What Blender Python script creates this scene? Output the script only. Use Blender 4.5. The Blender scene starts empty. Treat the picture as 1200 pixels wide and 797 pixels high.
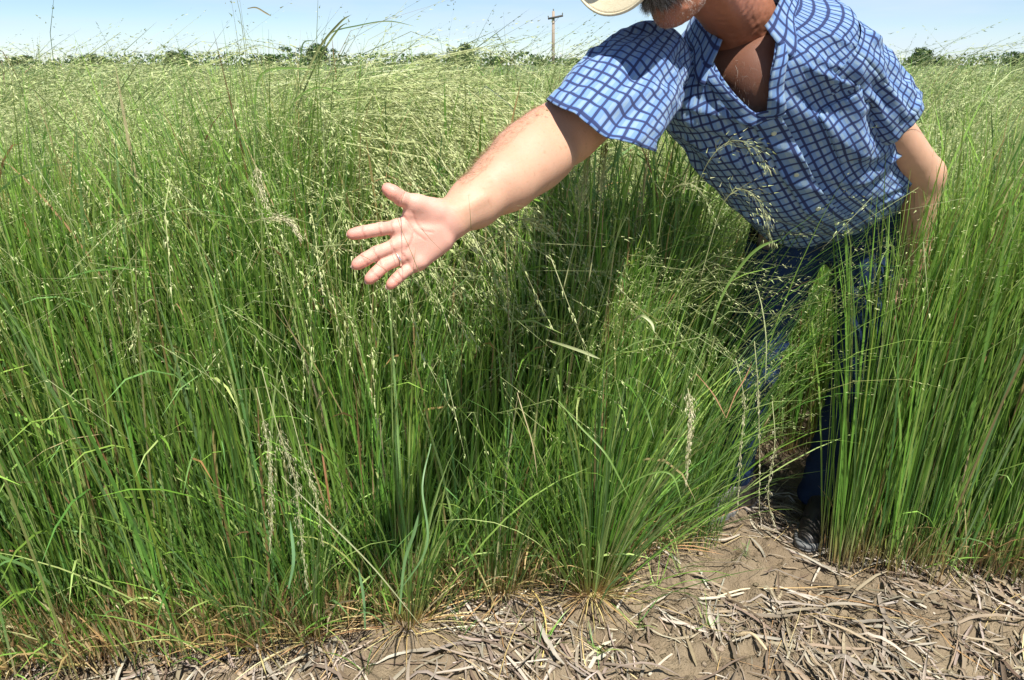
import bpy, math, random
import numpy as np
from mathutils import Vector, Matrix
random.seed(7)
rng = np.random.default_rng(7)
SC = bpy.context.scene
COL = SC.collection

# ---------------------------------------------------------------- camera, light, exposure
CAM_H = 1.45
PITCH = math.radians(20.8)
FPX = 850.0                      # focal length in pixels of a 1200 px wide picture
cam_data = bpy.data.cameras.new('camera')
cam_data.sensor_width = 36.0
cam_data.lens = FPX / 1200.0 * 36.0
cam_data.clip_start = 0.02
cam_data.clip_end = 4000.0
cam = bpy.data.objects.new('camera', cam_data)
COL.objects.link(cam)
cam.location = (0, 0, CAM_H)
cam.rotation_euler = (math.radians(90) - PITCH, 0, 0)
SC.camera = cam

SUN_TO = Vector((0.15, -0.42, 0.88)).normalized()
sun_el = math.asin(SUN_TO.z)
sun_az = math.atan2(SUN_TO.x, SUN_TO.y)
sun_data = bpy.data.lights.new('sun', 'SUN')
sun_data.energy = 4.8
sun_data.angle = math.radians(0.55)
sun_data.color = (1.0, 0.955, 0.88)
sun = bpy.data.objects.new('sun', sun_data)
COL.objects.link(sun)
sun.rotation_euler = SUN_TO.to_track_quat('Z', 'Y').to_euler()
sun.location = (0, 0, 30)

world = bpy.data.worlds.new('World')
SC.world = world
world.use_nodes = True
wt = world.node_tree
wt.nodes.clear()
w_out = wt.nodes.new('ShaderNodeOutputWorld')
w_bg = wt.nodes.new('ShaderNodeBackground')
w_bg.inputs['Strength'].default_value = 0.074
w_sky = wt.nodes.new('ShaderNodeTexSky')
w_sky.sky_type = 'NISHITA'
w_sky.sun_disc = False
w_sky.sun_elevation = sun_el
w_sky.sun_rotation = sun_az
w_sky.air_density = 0.8
w_sky.dust_density = 0.0
w_sky.ozone_density = 5.0
# thin high cloud over the blue
w_tc = wt.nodes.new('ShaderNodeTexCoord')
w_map = wt.nodes.new('ShaderNodeMapping')
w_map.inputs['Scale'].default_value = (2.2, 2.2, 16.0)
w_n = wt.nodes.new('ShaderNodeTexNoise')
w_n.inputs['Scale'].default_value = 1.6
w_n.inputs['Detail'].default_value = 6.0
w_n.inputs['Roughness'].default_value = 0.55
w_r = wt.nodes.new('ShaderNodeMapRange')
w_r.inputs['From Min'].default_value = 0.40
w_r.inputs['From Max'].default_value = 0.78
w_r.inputs['To Min'].default_value = 0.0
w_r.inputs['To Max'].default_value = 0.85
w_mix = wt.nodes.new('ShaderNodeMix')
w_mix.data_type = 'RGBA'
w_mix.inputs[7].default_value = (5.6, 6.6, 7.9, 1)
wt.links.new(w_tc.outputs['Generated'], w_map.inputs['Vector'])
wt.links.new(w_map.outputs['Vector'], w_n.inputs['Vector'])
wt.links.new(w_n.outputs['Fac'], w_r.inputs['Value'])
wt.links.new(w_r.outputs['Result'], w_mix.inputs[0])
wt.links.new(w_sky.outputs['Color'], w_mix.inputs[6])
wt.links.new(w_mix.outputs[2], w_bg.inputs['Color'])
wt.links.new(w_bg.outputs['Background'], w_out.inputs['Surface'])

SC.view_settings.view_transform = 'Standard'
SC.view_settings.look = 'None'
SC.view_settings.exposure = 0.85
SC.view_settings.gamma = 1.0
SC.view_settings.use_curve_mapping = False
SC.render.engine = 'CYCLES'
SC.cycles.max_bounces = 6
SC.cycles.diffuse_bounces = 3
SC.cycles.transmission_bounces = 4
SC.cycles.transparent_max_bounces = 4

# ---------------------------------------------------------------- helpers
SP, CP = math.sin(PITCH), math.cos(PITCH)
def P(px, py, D):
    """world point seen at photo pixel (px,py) at axis depth D metres"""
    r = (px - 600.0) / FPX * D
    u = (398.5 - py) / FPX * D
    return np.array([r, D * CP + u * SP, CAM_H + u * CP - D * SP])
def G(px, py, z=0.0):
    """ground point seen at photo pixel"""
    a = P(px, py, 1.0) - np.array([0, 0, CAM_H])
    t = (z - CAM_H) / a[2]
    return np.array([0, 0, CAM_H]) + a * t
def nrm(v):
    v = np.asarray(v, float)
    return v / (np.linalg.norm(v, axis=-1, keepdims=True) + 1e-12)
def smooth01(t):
    t = np.clip(t, 0, 1); return t * t * (3 - 2 * t)
def tag(o, label=None, cat=None, group=None, kind=None):
    if label: o['label'] = label
    if cat: o['category'] = cat
    if group: o['group'] = group
    if kind: o['kind'] = kind
    return o
def link(name, me, mat=None, parent=None):
    o = bpy.data.objects.new(name, me)
    COL.objects.link(o)
    if mat is not None and len(me.materials) == 0: me.materials.append(mat)
    if parent is not None:
        o.parent = parent
        o.matrix_parent_inverse = Matrix.Translation(parent.location).inverted() if False else Matrix.Identity(4)
    return o
def empty(name, loc=(0, 0, 0)):
    o = bpy.data.objects.new(name, None)
    o.empty_display_size = 0.1
    COL.objects.link(o)
    o.location = tuple(float(c) for c in loc)
    return o
def mesh_np(name, V, F, col=None, uv=None, smooth=False):
    """V (n,3); F (m,k) array, all faces with k corners; col per vertex (n,3); uv per vertex (n,2)"""
    me = bpy.data.meshes.new(name)
    V = np.ascontiguousarray(V, np.float32); F = np.ascontiguousarray(F, np.int32)
    n, (m, k) = len(V), F.shape
    me.vertices.add(n); me.vertices.foreach_set('co', V.ravel())
    me.loops.add(m * k); me.loops.foreach_set('vertex_index', F.ravel())
    me.polygons.add(m)
    me.polygons.foreach_set('loop_start', np.arange(0, m * k, k, dtype=np.int32))
    me.polygons.foreach_set('loop_total', np.full(m, k, np.int32))
    if smooth: me.polygons.foreach_set('use_smooth', np.ones(m, bool))
    me.update(calc_edges=True)
    if col is not None:
        a = me.color_attributes.new('Col', 'FLOAT_COLOR', 'POINT')
        c = np.ones((n, 4), np.float32); c[:, :3] = col
        a.data.foreach_set('color', c.ravel())
    if uv is not None:
        l = me.uv_layers.new(name='UVMap')
        l.data.foreach_set('uv', np.ascontiguousarray(uv[F.ravel()], np.float32).ravel())
    return me
def local(V, parent):
    return np.asarray(V) - np.array(parent.location)

# value noise -----------------------------------------------------
def _hash(ix, iy, iz, seed):
    h = (ix * 374761393 + iy * 668265263 + iz * 2147483647 + seed * 1274126177) & 0xffffffff
    h = ((h ^ (h >> 13)) * 1274126177) & 0xffffffff
    h = ((h ^ (h >> 16)) * 2246822519) & 0xffffffff
    return ((h ^ (h >> 15)) & 0xffffff) / float(0xffffff)
def vnoise(p, seed=0):
    p = np.asarray(p, float)
    if p.shape[1] == 2: p = np.c_[p, np.zeros(len(p))]
    i = np.floor(p).astype(np.int64); f = p - i; f = f * f * (3 - 2 * f)
    r = 0
    for dx in (0, 1):
        wx = f[:, 0] if dx else 1 - f[:, 0]
        for dy in (0, 1):
            wy = f[:, 1] if dy else 1 - f[:, 1]
            for dz in (0, 1):
                wz = f[:, 2] if dz else 1 - f[:, 2]
                r = r + wx * wy * wz * _hash(i[:, 0] + dx, i[:, 1] + dy, i[:, 2] + dz, seed)
    return r
def fbm(p, oct=4, seed=0, gain=0.5):
    p = np.asarray(p, float); a = 1.0; s = 0; t = 0
    for o in range(oct):
        s = s + a * vnoise(p * 2 ** o + 17.3 * o, seed + o); t += a; a *= gain
    return s / t

# materials -------------------------------------------------------
def nm(name):
    m = bpy.data.materials.new(name); m.use_nodes = True
    nt = m.node_tree
    return m, nt, nt.nodes['Principled BSDF']
def bump_noise(nt, bsdf, scale, strength, dist=0.002, detail=4, coord='Object'):
    tc = nt.nodes.new('ShaderNodeTexCoord'); n = nt.nodes.new('ShaderNodeTexNoise')
    n.inputs['Scale'].default_value = scale; n.inputs['Detail'].default_value = detail
    b = nt.nodes.new('ShaderNodeBump'); b.inputs['Strength'].default_value = strength
    b.inputs['Distance'].default_value = dist
    nt.links.new(tc.outputs[coord], n.inputs['Vector'])
    nt.links.new(n.outputs['Fac'], b.inputs['Height'])
    nt.links.new(b.outputs['Normal'], bsdf.inputs['Normal'])
    return n
def vcol_mat(name, rough=0.6, transl=0.0, spec=0.4, bump=None):
    m, nt, b = nm(name)
    a = nt.nodes.new('ShaderNodeAttribute'); a.attribute_name = 'Col'
    nt.links.new(a.outputs['Color'], b.inputs['Base Color'])
    b.inputs['Roughness'].default_value = rough
    b.inputs['Specular IOR Level'].default_value = spec
    if bump: bump_noise(nt, b, *bump)
    if transl > 0:
        t = nt.nodes.new('ShaderNodeBsdfTranslucent'); mx = nt.nodes.new('ShaderNodeMixShader')
        mx.inputs[0].default_value = transl
        out = nt.nodes['Material Output']
        nt.links.new(a.outputs['Color'], t.inputs['Color'])
        nt.links.new(b.outputs[0], mx.inputs[1]); nt.links.new(t.outputs[0], mx.inputs[2])
        nt.links.new(mx.outputs[0], out.inputs['Surface'])
    return m
def flat_mat(name, col, rough=0.6, metal=0.0, spec=0.5, bump=None, var=None):
    m, nt, b = nm(name)
    b.inputs['Base Color'].default_value = (*col, 1)
    b.inputs['Roughness'].default_value = rough
    b.inputs['Metallic'].default_value = metal
    b.inputs['Specular IOR Level'].default_value = spec
    if bump: bump_noise(nt, b, *bump)
    if var:
        tc = nt.nodes.new('ShaderNodeTexCoord'); n = nt.nodes.new('ShaderNodeTexNoise')
        n.inputs['Scale'].default_value = var[0]; n.inputs['Detail'].default_value = 5
        r = nt.nodes.new('ShaderNodeMix'); r.data_type = 'RGBA'
        r.inputs[6].default_value = (*col, 1); r.inputs[7].default_value = (*var[1], 1)
        nt.links.new(tc.outputs['Object'], n.inputs['Vector'])
        nt.links.new(n.outputs['Fac'], r.inputs[0]); nt.links.new(r.outputs[2], b.inputs['Base Color'])
    return m
M_GRASS = vcol_mat('grass_blade', 0.42, 0.32, 0.45)
M_SEED = vcol_mat('grass_seed', 0.6, 0.15, 0.3)
M_STRAW = vcol_mat('dry_straw', 0.75, 0.0, 0.25, (420.0, 0.7, 0.002, 5))
M_LEAF = vcol_mat('tree_leaf', 0.6, 0.15, 0.3)
M_SOIL = vcol_mat('soil', 0.95, 0.0, 0.12, (150.0, 1.0, 0.010, 8))
M_SKIN = None

# blades ----------------------------------------------------------
def blades(base, az, lean, L, droop, pw, width, K, colb, colm, colt, phi=None, sway=0.0, basew=0.16):
    """strips: returns V, F(quads), C, centre line (N,K+1,3)"""
    N = len(base)
    s = np.linspace(0, 1, K + 1)[None, :]
    th = lean[:, None] + droop[:, None] * s ** pw[:, None]
    azs = az[:, None] + sway * (rng.random((N, 1)) - .5) * s
    d = np.stack([np.sin(th) * np.cos(azs), np.sin(th) * np.sin(azs), np.cos(th)], -1)
    step = (L / K)[:, None, None]
    c = np.empty((N, K + 1, 3)); c[:, 0] = base
    c[:, 1:] = base[:, None] + np.cumsum((d[:, 1:] + d[:, :-1]) * .5 * step, 1)
    c[..., 2] = np.maximum(c[..., 2], 0.01)
    side = np.stack([-np.sin(azs), np.cos(azs), np.zeros_like(azs)], -1) * np.ones((N, K + 1, 1))
    n2 = np.cross(side, d)
    if phi is None: phi = rng.uniform(-1.2, 1.2, N)
    w = np.cos(phi)[:, None, None] * side + np.sin(phi)[:, None, None] * n2
    prof = (0.55 + 0.9 * s) * (1 - s ** 3) ; prof = np.clip(prof, 0.04, None)
    w = w * (width[:, None] * prof * .5)[..., None]
    V = np.stack([c - w, c + w], 2)          # N,K+1,2,3
    idx = np.arange(N * (K + 1) * 2).reshape(N, K + 1, 2)
    F = np.stack([idx[:, :-1, 0], idx[:, :-1, 1], idx[:, 1:, 1], idx[:, 1:, 0]], -1).reshape(-1, 4)
    t1 = smooth01(s / basew)[..., None]; t2 = smooth01((s - .55) / .45)[..., None]
    C = colb[:, None] * (1 - t1) + colm[:, None] * t1
    C = C * (1 - t2) + colt[:, None] * t2
    C = np.repeat(C[:, :, None], 2, 2)
    return V.reshape(-1, 3), F, C.reshape(-1, 3), c
class Acc:
    def __init__(self): self.V = []; self.F = []; self.C = []; self.n = 0
    def add(self, V, F, C):
        V = np.asarray(V).reshape(-1, 3)
        self.F.append(np.asarray(F) + self.n); self.V.append(V); self.C.append(np.asarray(C).reshape(-1, 3)); self.n += len(V)
    def obj(self, name, mat, parent=None, smooth=False):
        V = np.concatenate(self.V); 
        if parent is not None: V = local(V, parent)
        me = mesh_np(name, V, np.concatenate(self.F), np.concatenate(self.C), smooth=smooth)
        return link(name, me, mat, parent)
def spikelets(pos, dirv, ln, wd, col):
    """small folded diamonds (4 verts, one quad) plus a crossing one"""
    N = len(pos)
    d = nrm(dirv); r = nrm(np.cross(d, rng.normal(size=(N, 3)))); 
    h = ln[:, None] * d; w = wd[:, None] * r
    V = np.stack([pos - w * .5, pos + w * .5, pos + h], 1)
    F = np.arange(N * 3).reshape(N, 3)
    return V.reshape(-1, 3), F, np.repeat(col[:, None], 3, 1).reshape(-1, 3)
def panicle_on(acc, c, start, n_each, spread, col_a, col_b, size=1.0, hang=0.4):
    """spikelets on hair-thin branches along the outer part of centre lines c (N,K+1,3)"""
    N, K1, _ = c.shape; K = K1 - 1
    s = start + (1 - start) * rng.random((N, n_each))
    q = s * K; i = np.minimum(q.astype(int), K - 1); f = (q - i)[..., None]
    ar = np.arange(N)[:, None]
    p0 = c[ar, i] * (1 - f) + c[ar, i + 1] * f
    tg = nrm(c[ar, i + 1] - c[ar, i])
    rr = spread * (1.15 - (s - start) / (1 - start))[..., None]
    off = rng.normal(size=p0.shape) * rr * np.array([1, 1, .8])
    off = off + tg * np.abs(rr) * 1.6
    off[..., 2] -= hang * np.abs(rr[..., 0])
    p1 = p0 + off
    M = N * n_each; p0 = p0.reshape(M, 3); p1 = p1.reshape(M, 3); tg = tg.reshape(M, 3)
    mixv = rng.random((M, 1)) ; col = col_a * (1 - mixv) + col_b * mixv
    dv = tg * 1.3 + nrm(p1 - p0) * .5 + np.array([0, 0, -.25]) + rng.normal(size=(M, 3)) * .22
    acc.add(*spikelets(p1, dv, rng.uniform(.006, .0125, M) * size, rng.uniform(.0017, .0030, M) * size, col))
    return p0, p1, col
def hairs(acc, p0, p1, w, col):
    M = len(p0); r = nrm(np.cross(p1 - p0, rng.normal(size=(M, 3)))) * w
    V = np.stack([p0 - r, p0 + r, p1], 1)
    acc.add(V, np.arange(M * 3).reshape(M, 3), np.repeat(col[:, None], 3, 1))
def jit(col, N, hue=.12, val=.25):
    c = np.array(col)[None] * (1 + rng.uniform(-val, val, (N, 1))) * (1 + rng.uniform(-hue, hue, (N, 3)))
    return np.clip(c, 0.005, .9)
GREENS = np.array([[.140, .275, .040], [.195, .360, .056], [.270, .440, .086], [.088, .190, .038], [.410, .520, .170], [.200, .360, .115]])
STRAWS = np.array([[.50, .38, .17], [.42, .30, .13], [.58, .48, .26], [.36, .22, .10]])
def pick(tab, N, p=None, hue=.1, val=.22):
    i = rng.choice(len(tab), N, p=p)
    c = tab[i] * (1 + rng.uniform(-val, val, (N, 1))) * (1 + rng.uniform(-hue, hue, (N, 3)))
    return np.clip(c, .005, .9)

# curve through points -------------------------------------------
def catmull(pts, n=8):
    p = np.asarray(pts, float); p = np.vstack([2 * p[0] - p[1], p, 2 * p[-1] - p[-2]])
    out = []
    for i in range(1, len(p) - 2):
        t = np.linspace(0, 1, n, endpoint=False)[:, None]
        a, b, c, d = p[i - 1], p[i], p[i + 1], p[i + 2]
        out.append(.5 * (2 * b + (c - a) * t + (2 * a - 5 * b + 4 * c - d) * t ** 2 + (3 * b - a - 3 * c + d) * t ** 3))
    out.append(p[-2][None]); return np.vstack(out)
def tube(path, rad, sides=6, cap=True):
    path = np.asarray(path, float); n = len(path); rad = np.broadcast_to(rad, n)
    t = nrm(np.gradient(path, axis=0)); up = np.array([0.13, .21, .97]); 
    if abs(t[0] @ nrm(up)) > .9: up = np.array([1., .1, 0])
    a = nrm(np.cross(t, up)); b = np.cross(t, a)
    th = np.linspace(0, 2 * np.pi, sides, endpoint=False)
    V = path[:, None] + rad[:, None, None] * (np.cos(th)[None, :, None] * a[:, None] + np.sin(th)[None, :, None] * b[:, None])
    idx = np.arange(n * sides).reshape(n, sides); j = np.roll(idx, -1, 1)
    F = np.stack([idx[:-1], j[:-1], j[1:], idx[1:]], -1).reshape(-1, 4)
    V = V.reshape(-1, 3)
    if cap:
        m = len(V); V = np.vstack([V, path[:1], path[-1:]])
        f0 = np.stack([idx[0], np.full(sides, m), np.full(sides, m), j[0]], -1)
        # fans as degenerate-free quads need even sides: pair the triangles
        e = idx[0]; g = idx[-1]
        f0 = np.array([[m, e[(k + 2) % sides], e[(k + 1) % sides], e[k]] for k in range(0, sides, 2)])
        f1 = np.array([[m + 1, g[k], g[(k + 1) % sides], g[(k + 2) % sides]] for k in range(0, sides, 2)])
        F = np.vstack([F, f0, f1])
    return V, F
def ribbon(path, width, face, fold=0.25):
    """grass leaf: V-section strip along path, 'face' = approx normal"""
    path = np.asarray(path, float); n = len(path); width = np.broadcast_to(width, n)
    t = nrm(np.gradient(path, axis=0)); w = nrm(np.cross(t, face)); nn = np.cross(w, t)
    V = np.stack([path - w * width[:, None] * .5, path - nn * width[:, None] * fold, path + w * width[:, None] * .5], 1)
    idx = np.arange(n * 3).reshape(n, 3)
    F = np.vstack([np.stack([idx[:-1, 0], idx[:-1, 1], idx[1:, 1], idx[1:, 0]], -1), np.stack([idx[:-1, 1], idx[:-1, 2], idx[1:, 2], idx[1:, 1]], -1)])
    return V.reshape(-1, 3), F

# ================================================================ ground
EDGE = np.array([(-9.0, .9), (-3.0, 1.25), (-1.4, 1.42), (-.68, 1.53), (-.35, 1.62), (-.12, 1.73), (.22, 1.78), (.42, 1.93), (.56, 2.10), (.80, 2.45), (.98, 2.50), (1.03, 1.86), (1.3, 1.80), (2.0, 1.75), (3.0, 1.8), (9.0, 2.4)])
def blocked(x, y): return (x > .55) & (x < 1.34) & (y > 1.97) & (y < 2.36)
def edge_y(x): return np.interp(x, EDGE[:, 0], EDGE[:, 1])
def ground_h(x, y):
    p = np.c_[x, y]
    near = np.exp(-((y - 1.6) / 4.0) ** 4) * np.exp(-(x / 4.5) ** 4)
    h = (fbm(p * 3.0, 3, 3) - .5) * .05
    h = h + near * ((fbm(p * 14, 4, 11) - .5) * .035 + np.maximum(fbm(p * 38, 3, 21) - .50, 0) * .08 + (vnoise(p * 62, 23) - .5) * .007 + (vnoise(p * 120, 24) - .5) * .006)
    # crumbly clods
    q = vnoise(p * 22 + 40, 31); h = h + near * smooth01((q - .62) / .25) * .014
    # shallow hollows
    for hx, hy, r, d in ((G(738, 728)[0], G(738, 728)[1], .05, .03), (G(330, 775)[0], G(330, 775)[1], .045, .04), (G(862, 690)[0], G(862, 690)[1], .04, .022), (G(610, 765)[0], G(610, 765)[1], .05, .02)):
        h = h - d * np.exp(-((x - hx) ** 2 + (y - hy) ** 2) / r ** 2)
    return h
def axis(lo, a, b, hi, fine, n):
    c = np.arange(a, b, fine); g = np.geomspace(fine * 2, 1, n)
    up = b + (hi - b) * (np.geomspace(.0005, 1, n)); dn = a - (a - lo) * (np.geomspace(.0005, 1, n))
    return np.unique(np.concatenate([dn, c, up]))
gx = axis(-1500, -1.45, 2.6, 1500, .0100, 40); gy = axis(-300, .85, 2.7, 2500, .0100, 40)
X, Y = np.meshgrid(gx, gy)
hz = ground_h(X.ravel(), Y.ravel())
far_fade = np.exp(-(np.hypot(X.ravel(), Y.ravel()) / 40) ** 2); hz = hz * far_fade
nn_ = np.arange(X.size).reshape(X.shape)
GF = np.stack([nn_[:-1, :-1], nn_[:-1, 1:], nn_[1:, 1:], nn_[1:, :-1]], -1).reshape(-1, 4)
pp = np.c_[X.ravel(), Y.ravel()]
v = fbm(pp * 9, 4, 51)[:, None]; v2 = vnoise(pp * 60, 61)[:, None]
gc = np.array([.275, .220, .145]) * (1 - v) + np.array([.165, .122, .08]) * v
gc = gc * (.86 + .28 * v2)
gm = mesh_np('ground', np.c_[pp, hz], GF, gc, smooth=True)
ground = tag(link('ground', gm, M_SOIL), 'bare crumbly light brown soil of the field', kind='structure')
def gz(x, y): return ground_h(np.atleast_1d(np.asarray(x, float)), np.atleast_1d(np.asarray(y, float)))

# ================================================================ tall grass stand
def stand(acc, sacc, x0, x1, depth0, depth1, n_tuss, per, H, K, wmul=1.0, panic=.3, nspk=18, spk=1.0, near_lean=1.0, dead=.1, hairw=.0005):
    cx = rng.uniform(x0, x1, n_tuss); dd = depth0 + (depth1 - depth0) * rng.random(n_tuss)
    cy = edge_y(cx) + dd
    bad = blocked(cx, cy); cx[bad] = rng.uniform(1.4, max(x1, 2.2), bad.sum()); cy = edge_y(cx) + dd
    # plant vigour varies clump by clump
    vig = .80 + .40 * smooth01((fbm(np.c_[cx, cy] * 1.5, 3, 71) - .25) * 2)
    vig = vig * (1 - .32 * np.exp(-((cx + .17) / .17) ** 2 - ((cy - 2.35) / .22) ** 2))
    thue = rng.normal(0, .07, (n_tuss, 3)) * np.array([1, .5, 1])
    N = n_tuss * per; ti = np.repeat(np.arange(n_tuss), per)
    a = rng.uniform(0, 2 * np.pi, N); r = np.abs(rng.normal(0, .045, N))
    bx = cx[ti] + r * np.cos(a); by = cy[ti] + r * np.sin(a)
    base = np.c_[bx, by, np.maximum(gz(bx, by), -.02) * 0 + .0]
    front = np.clip(1 - dd[ti] / .35, 0, 1)
    az = a + rng.normal(0, .5, N)
    # ---- upright culms/leaves
    L = H * vig[ti] * rng.uniform(.62, 1.10, N)
    lean = np.abs(rng.normal(.03, .055, N)) * near_lean + r * .6
    droop = rng.uniform(.05, .5, N); pw = rng.uniform(2.2, 4.5, N)
    pan = rng.random(N) < panic
    az = np.where(pan, rng.normal(-.35, 1.05, N), az)
    droop = np.where(pan, rng.uniform(1.3, 2.5, N), droop); pw = np.where(pan, rng.uniform(2.6, 4.5, N), pw)
    L = np.where(pan, H * vig[ti] * rng.uniform(1.05, 1.38, N), L)
    w = np.where(pan, rng.uniform(.0016, .003, N), rng.uniform(.0030, .0075, N)) * wmul
    colm = pick(GREENS, N, [.20, .28, .20, .10, .13, .09]) * (1 + thue[ti])
    colb = pick(STRAWS, N) * .9; colt = colm * 1.1 + np.array([.05, .05, .01])
    colt[pan] = np.array([.40, .42, .21]) * rng.uniform(.75, 1.15, (pan.sum(), 1))
    isd = rng.random(N) < dead * .5; colm[isd] = pick(STRAWS, isd.sum()); colt[isd] = colm[isd]
    V, F, C, c = blades(base, az, lean, L, droop, pw, w, K, colb, np.clip(colm, .01, .8), colt, sway=.5, basew=.17)
    acc.add(V, F, C)
    if nspk:
        cp = c[pan]
        ca = np.array([.52, .53, .27]); cb = np.array([.27, .36, .11])
        p0, p1, col = panicle_on(sacc, cp, .62, nspk, .016, ca, cb, spk)
        if hairw: 
            k = rng.random(len(p0)) < .25
            hairs(sacc, p0[k], p1[k], hairw, col[k] * .9)
    return cx, cy, dd
def leaves(acc, x0, x1, d0, d1, N, L0, L1, H0, H1, wmul=1.0, out=True, K=5, dry=.1):
    """leaf blades that leave the culms at some height and arch outwards"""
    x = rng.uniform(x0, x1, N); d = d0 + (d1 - d0) * rng.random(N) ** 1.5; y = edge_y(x) + d
    bad = blocked(x, y); x[bad] = rng.uniform(1.4, max(x1, 1.8), bad.sum()); y = edge_y(x) + d
    z = rng.uniform(H0, H1, N)
    az = rng.normal(-np.pi / 2, 1.3, N) if out else rng.uniform(0, 2 * np.pi, N)
    L = rng.uniform(L0, L1, N)
    bent = rng.random(N) < .22; lean = np.where(bent, rng.uniform(.2, .8, N), rng.uniform(.02, .34, N)); droop = np.where(bent, rng.uniform(.4, 1.8, N), rng.uniform(0, .55, N)); pw = rng.uniform(1.1, 2.4, N)
    w = rng.uniform(.003, .0075, N) * wmul
    colm = pick(GREENS, N); colb = colm * .9; colt = colm * 1.12
    k = rng.random(N) < dry; colm[k] = pick(STRAWS, k.sum()); colb[k] = colm[k]; colt[k] = colm[k]
    V, F, C, c = blades(np.c_[x, y, z], az, lean, L, droop, pw, w, K, colb, colm, np.clip(colt, 0, .8), sway=1.2)
    acc.add(V, F, C)

A = Acc(); S = Acc()
# front wall of culms, nearest ~1.2 m
stand(A, S, -2.1, .58, .00, .30, 340, 50, 1.12, 6, 1.08, .05, 20, .9, 1.3)
stand(A, S, -2.6, .75, .25, .95, 400, 40, 1.18, 6, 1.2, .14, 30, 1.0)
stand(A, S, .50, 4.2, .00, .80, 230, 44, 1.14, 6, 1.1, .18, 28, 1.0)
stand(A, S, 1.0, 2.1, .00, .14, 70, 56, 1.12, 6, 1.0, .06, 20, .9, 1.0)
leaves(A, -2.1, .60, -.02, .25, 6200, .16, .45, .02, .75, 1.1)
leaves(A, -2.1, .62, .00, .35, 4000, .14, .40, .5, 1.1, 1.0)
leaves(A, .6, 4.0, .00, .4, 3000, .18, .5, .05, 1.05)
# short upright leaves held close to the culms: they break the stems into strokes
def upright(acc, x0, x1, d0, d1, N, z0, z1):
    x = rng.uniform(x0, x1, N); d = d0 + (d1 - d0) * rng.random(N); y = edge_y(x) + d
    ok = ~blocked(x, y); x, y = x[ok], y[ok]; N = len(x)
    cm = pick(GREENS, N, [.18, .26, .22, .10, .14, .10], hue=.12, val=.28)
    k = rng.random(N) < .05; cm[k] = pick(STRAWS, k.sum())
    V, F, C, c = blades(np.c_[x, y, rng.uniform(z0, z1, N)], rng.uniform(0, 6.28, N), np.abs(rng.normal(.06, .12, N)), rng.uniform(.08, .24, N), rng.uniform(-.1, .5, N), np.full(N, 2.), rng.uniform(.003, .0068, N), 3, cm * .95, cm, cm * 1.12)
    acc.add(V, F, C)
upright(A, -2.1, .62, -.02, .22, 17000, .03, 1.02)
upright(A, 1.0, 3.0, -.02, .25, 9000, .03, 1.02)
# thin culms leaning out of the row end, over the trousers
n = 300; cm = pick(GREENS, n)
V, F, C, c = blades(np.c_[rng.uniform(.42, .66, n), rng.uniform(1.90, 2.06, n), np.zeros(n)], rng.normal(-.15, .6, n), rng.uniform(.03, .30, n), rng.uniform(.6, 1.35, n), rng.uniform(.2, 1.5, n), rng.uniform(1.8, 3.2, n), rng.uniform(.0018, .0042, n), 9, cm, cm, cm * 1.1)
A.add(V, F, C); k = rng.random(n) < .35
panicle_on(S, c[k], .62, 34, .018, np.array([.52, .53, .27]), np.array([.27, .36, .11]), .8)
# dry basal leaves and stubble at the foot of the row
leaves(A, -2.1, .60, -.06, .12, 6500, .06, .26, .0, .10, .85, True, 4, .72)
leaves(A, .6, 4.0, -.05, .15, 1800, .06, .25, .0, .10, .85, True, 4, .7)
A.obj('tall_grass', M_GRASS); SC.objects['tall_grass']['kind'] = 'stuff'
tag(SC.objects['tall_grass'], 'dense front row of upright green grass stems with straw coloured feet')
S.obj('grass_seeds', M_SEED); tag(SC.objects['grass_seeds'], 'pale tiny seed spikelets hanging over the front grass', kind='stuff')

# ---- drooping mass behind: long arching panicles
A = Acc(); S = Acc()
stand(A, S, -3.6, 3.6, .85, 2.4, 560, 24, 1.20, 5, 1.6, .5, 26, 1.45, hairw=.0007)
stand(A, S, -6.5, 6.5, 2.2, 6.5, 900, 20, 1.24, 5, 3.2, .66, 22, 1.9, hairw=0)
stand(A, S, -14, 14, 6.0, 16, 1000, 14, 1.22, 4, 5.0, .6, 12, 5.0, hairw=0)
stand(A, S, 3.3, 10, .0, 4.0, 260, 16, 1.2, 4, 3.6, .5, 10, 2.2, hairw=0)
stand(A, S, -10, -3.3, .0, 4.0, 260, 16, 1.2, 4, 3.6, .5, 10, 2.2, hairw=0)
# the mounds: fountains of long drooping heads
def fountain(acc, sacc, x, y, n, L, az0, azs, droop=(1.9, 2.7), nspk=62, r=.10, wmul=1.0, green=.5, spread=.008):
    base = np.c_[rng.normal(x, r, n), rng.normal(y, r * .7, n), np.zeros(n)]
    az = rng.normal(az0, azs, n); LL = L * rng.uniform(.86, 1.1, n)
    colm = pick(GREENS, n, [.15, .25, .25, .05, .2, .1]); colt = np.array([.46, .45, .22]) * rng.uniform(.8, 1.15, (n, 1))
    V, F, C, c = blades(base, az, np.abs(rng.normal(.04, .05, n)), LL, rng.uniform(*droop, n), rng.uniform(2.3, 3.4, n), rng.uniform(.0024, .0042, n) * wmul, 9, colm, colm, colt, sway=.6)
    acc.add(V, F, C)
    p0, p1, col = panicle_on(sacc, c, .50, nspk, spread, np.array([.52, .55, .28]), np.array([.38, .44, .17]), 1.3)
    k = rng.random(len(p0)) < .25; hairs(sacc, p0[k], p1[k], .0007, col[k] * .9)
fountain(A, S, -.84, 2.00, 620, 1.87, -.02, .32, (2.3, 3.1), 85, .09, 1.15)
fountain(A, S, -.72, 2.20, 520, 1.87, -.05, .38, (2.2, 3.0), 85, .10, 1.15)
fountain(A, S, -.52, 2.15, 300, 1.62, -.20, .45, (2.2, 3.0), 95, .08, 1.1)
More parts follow.
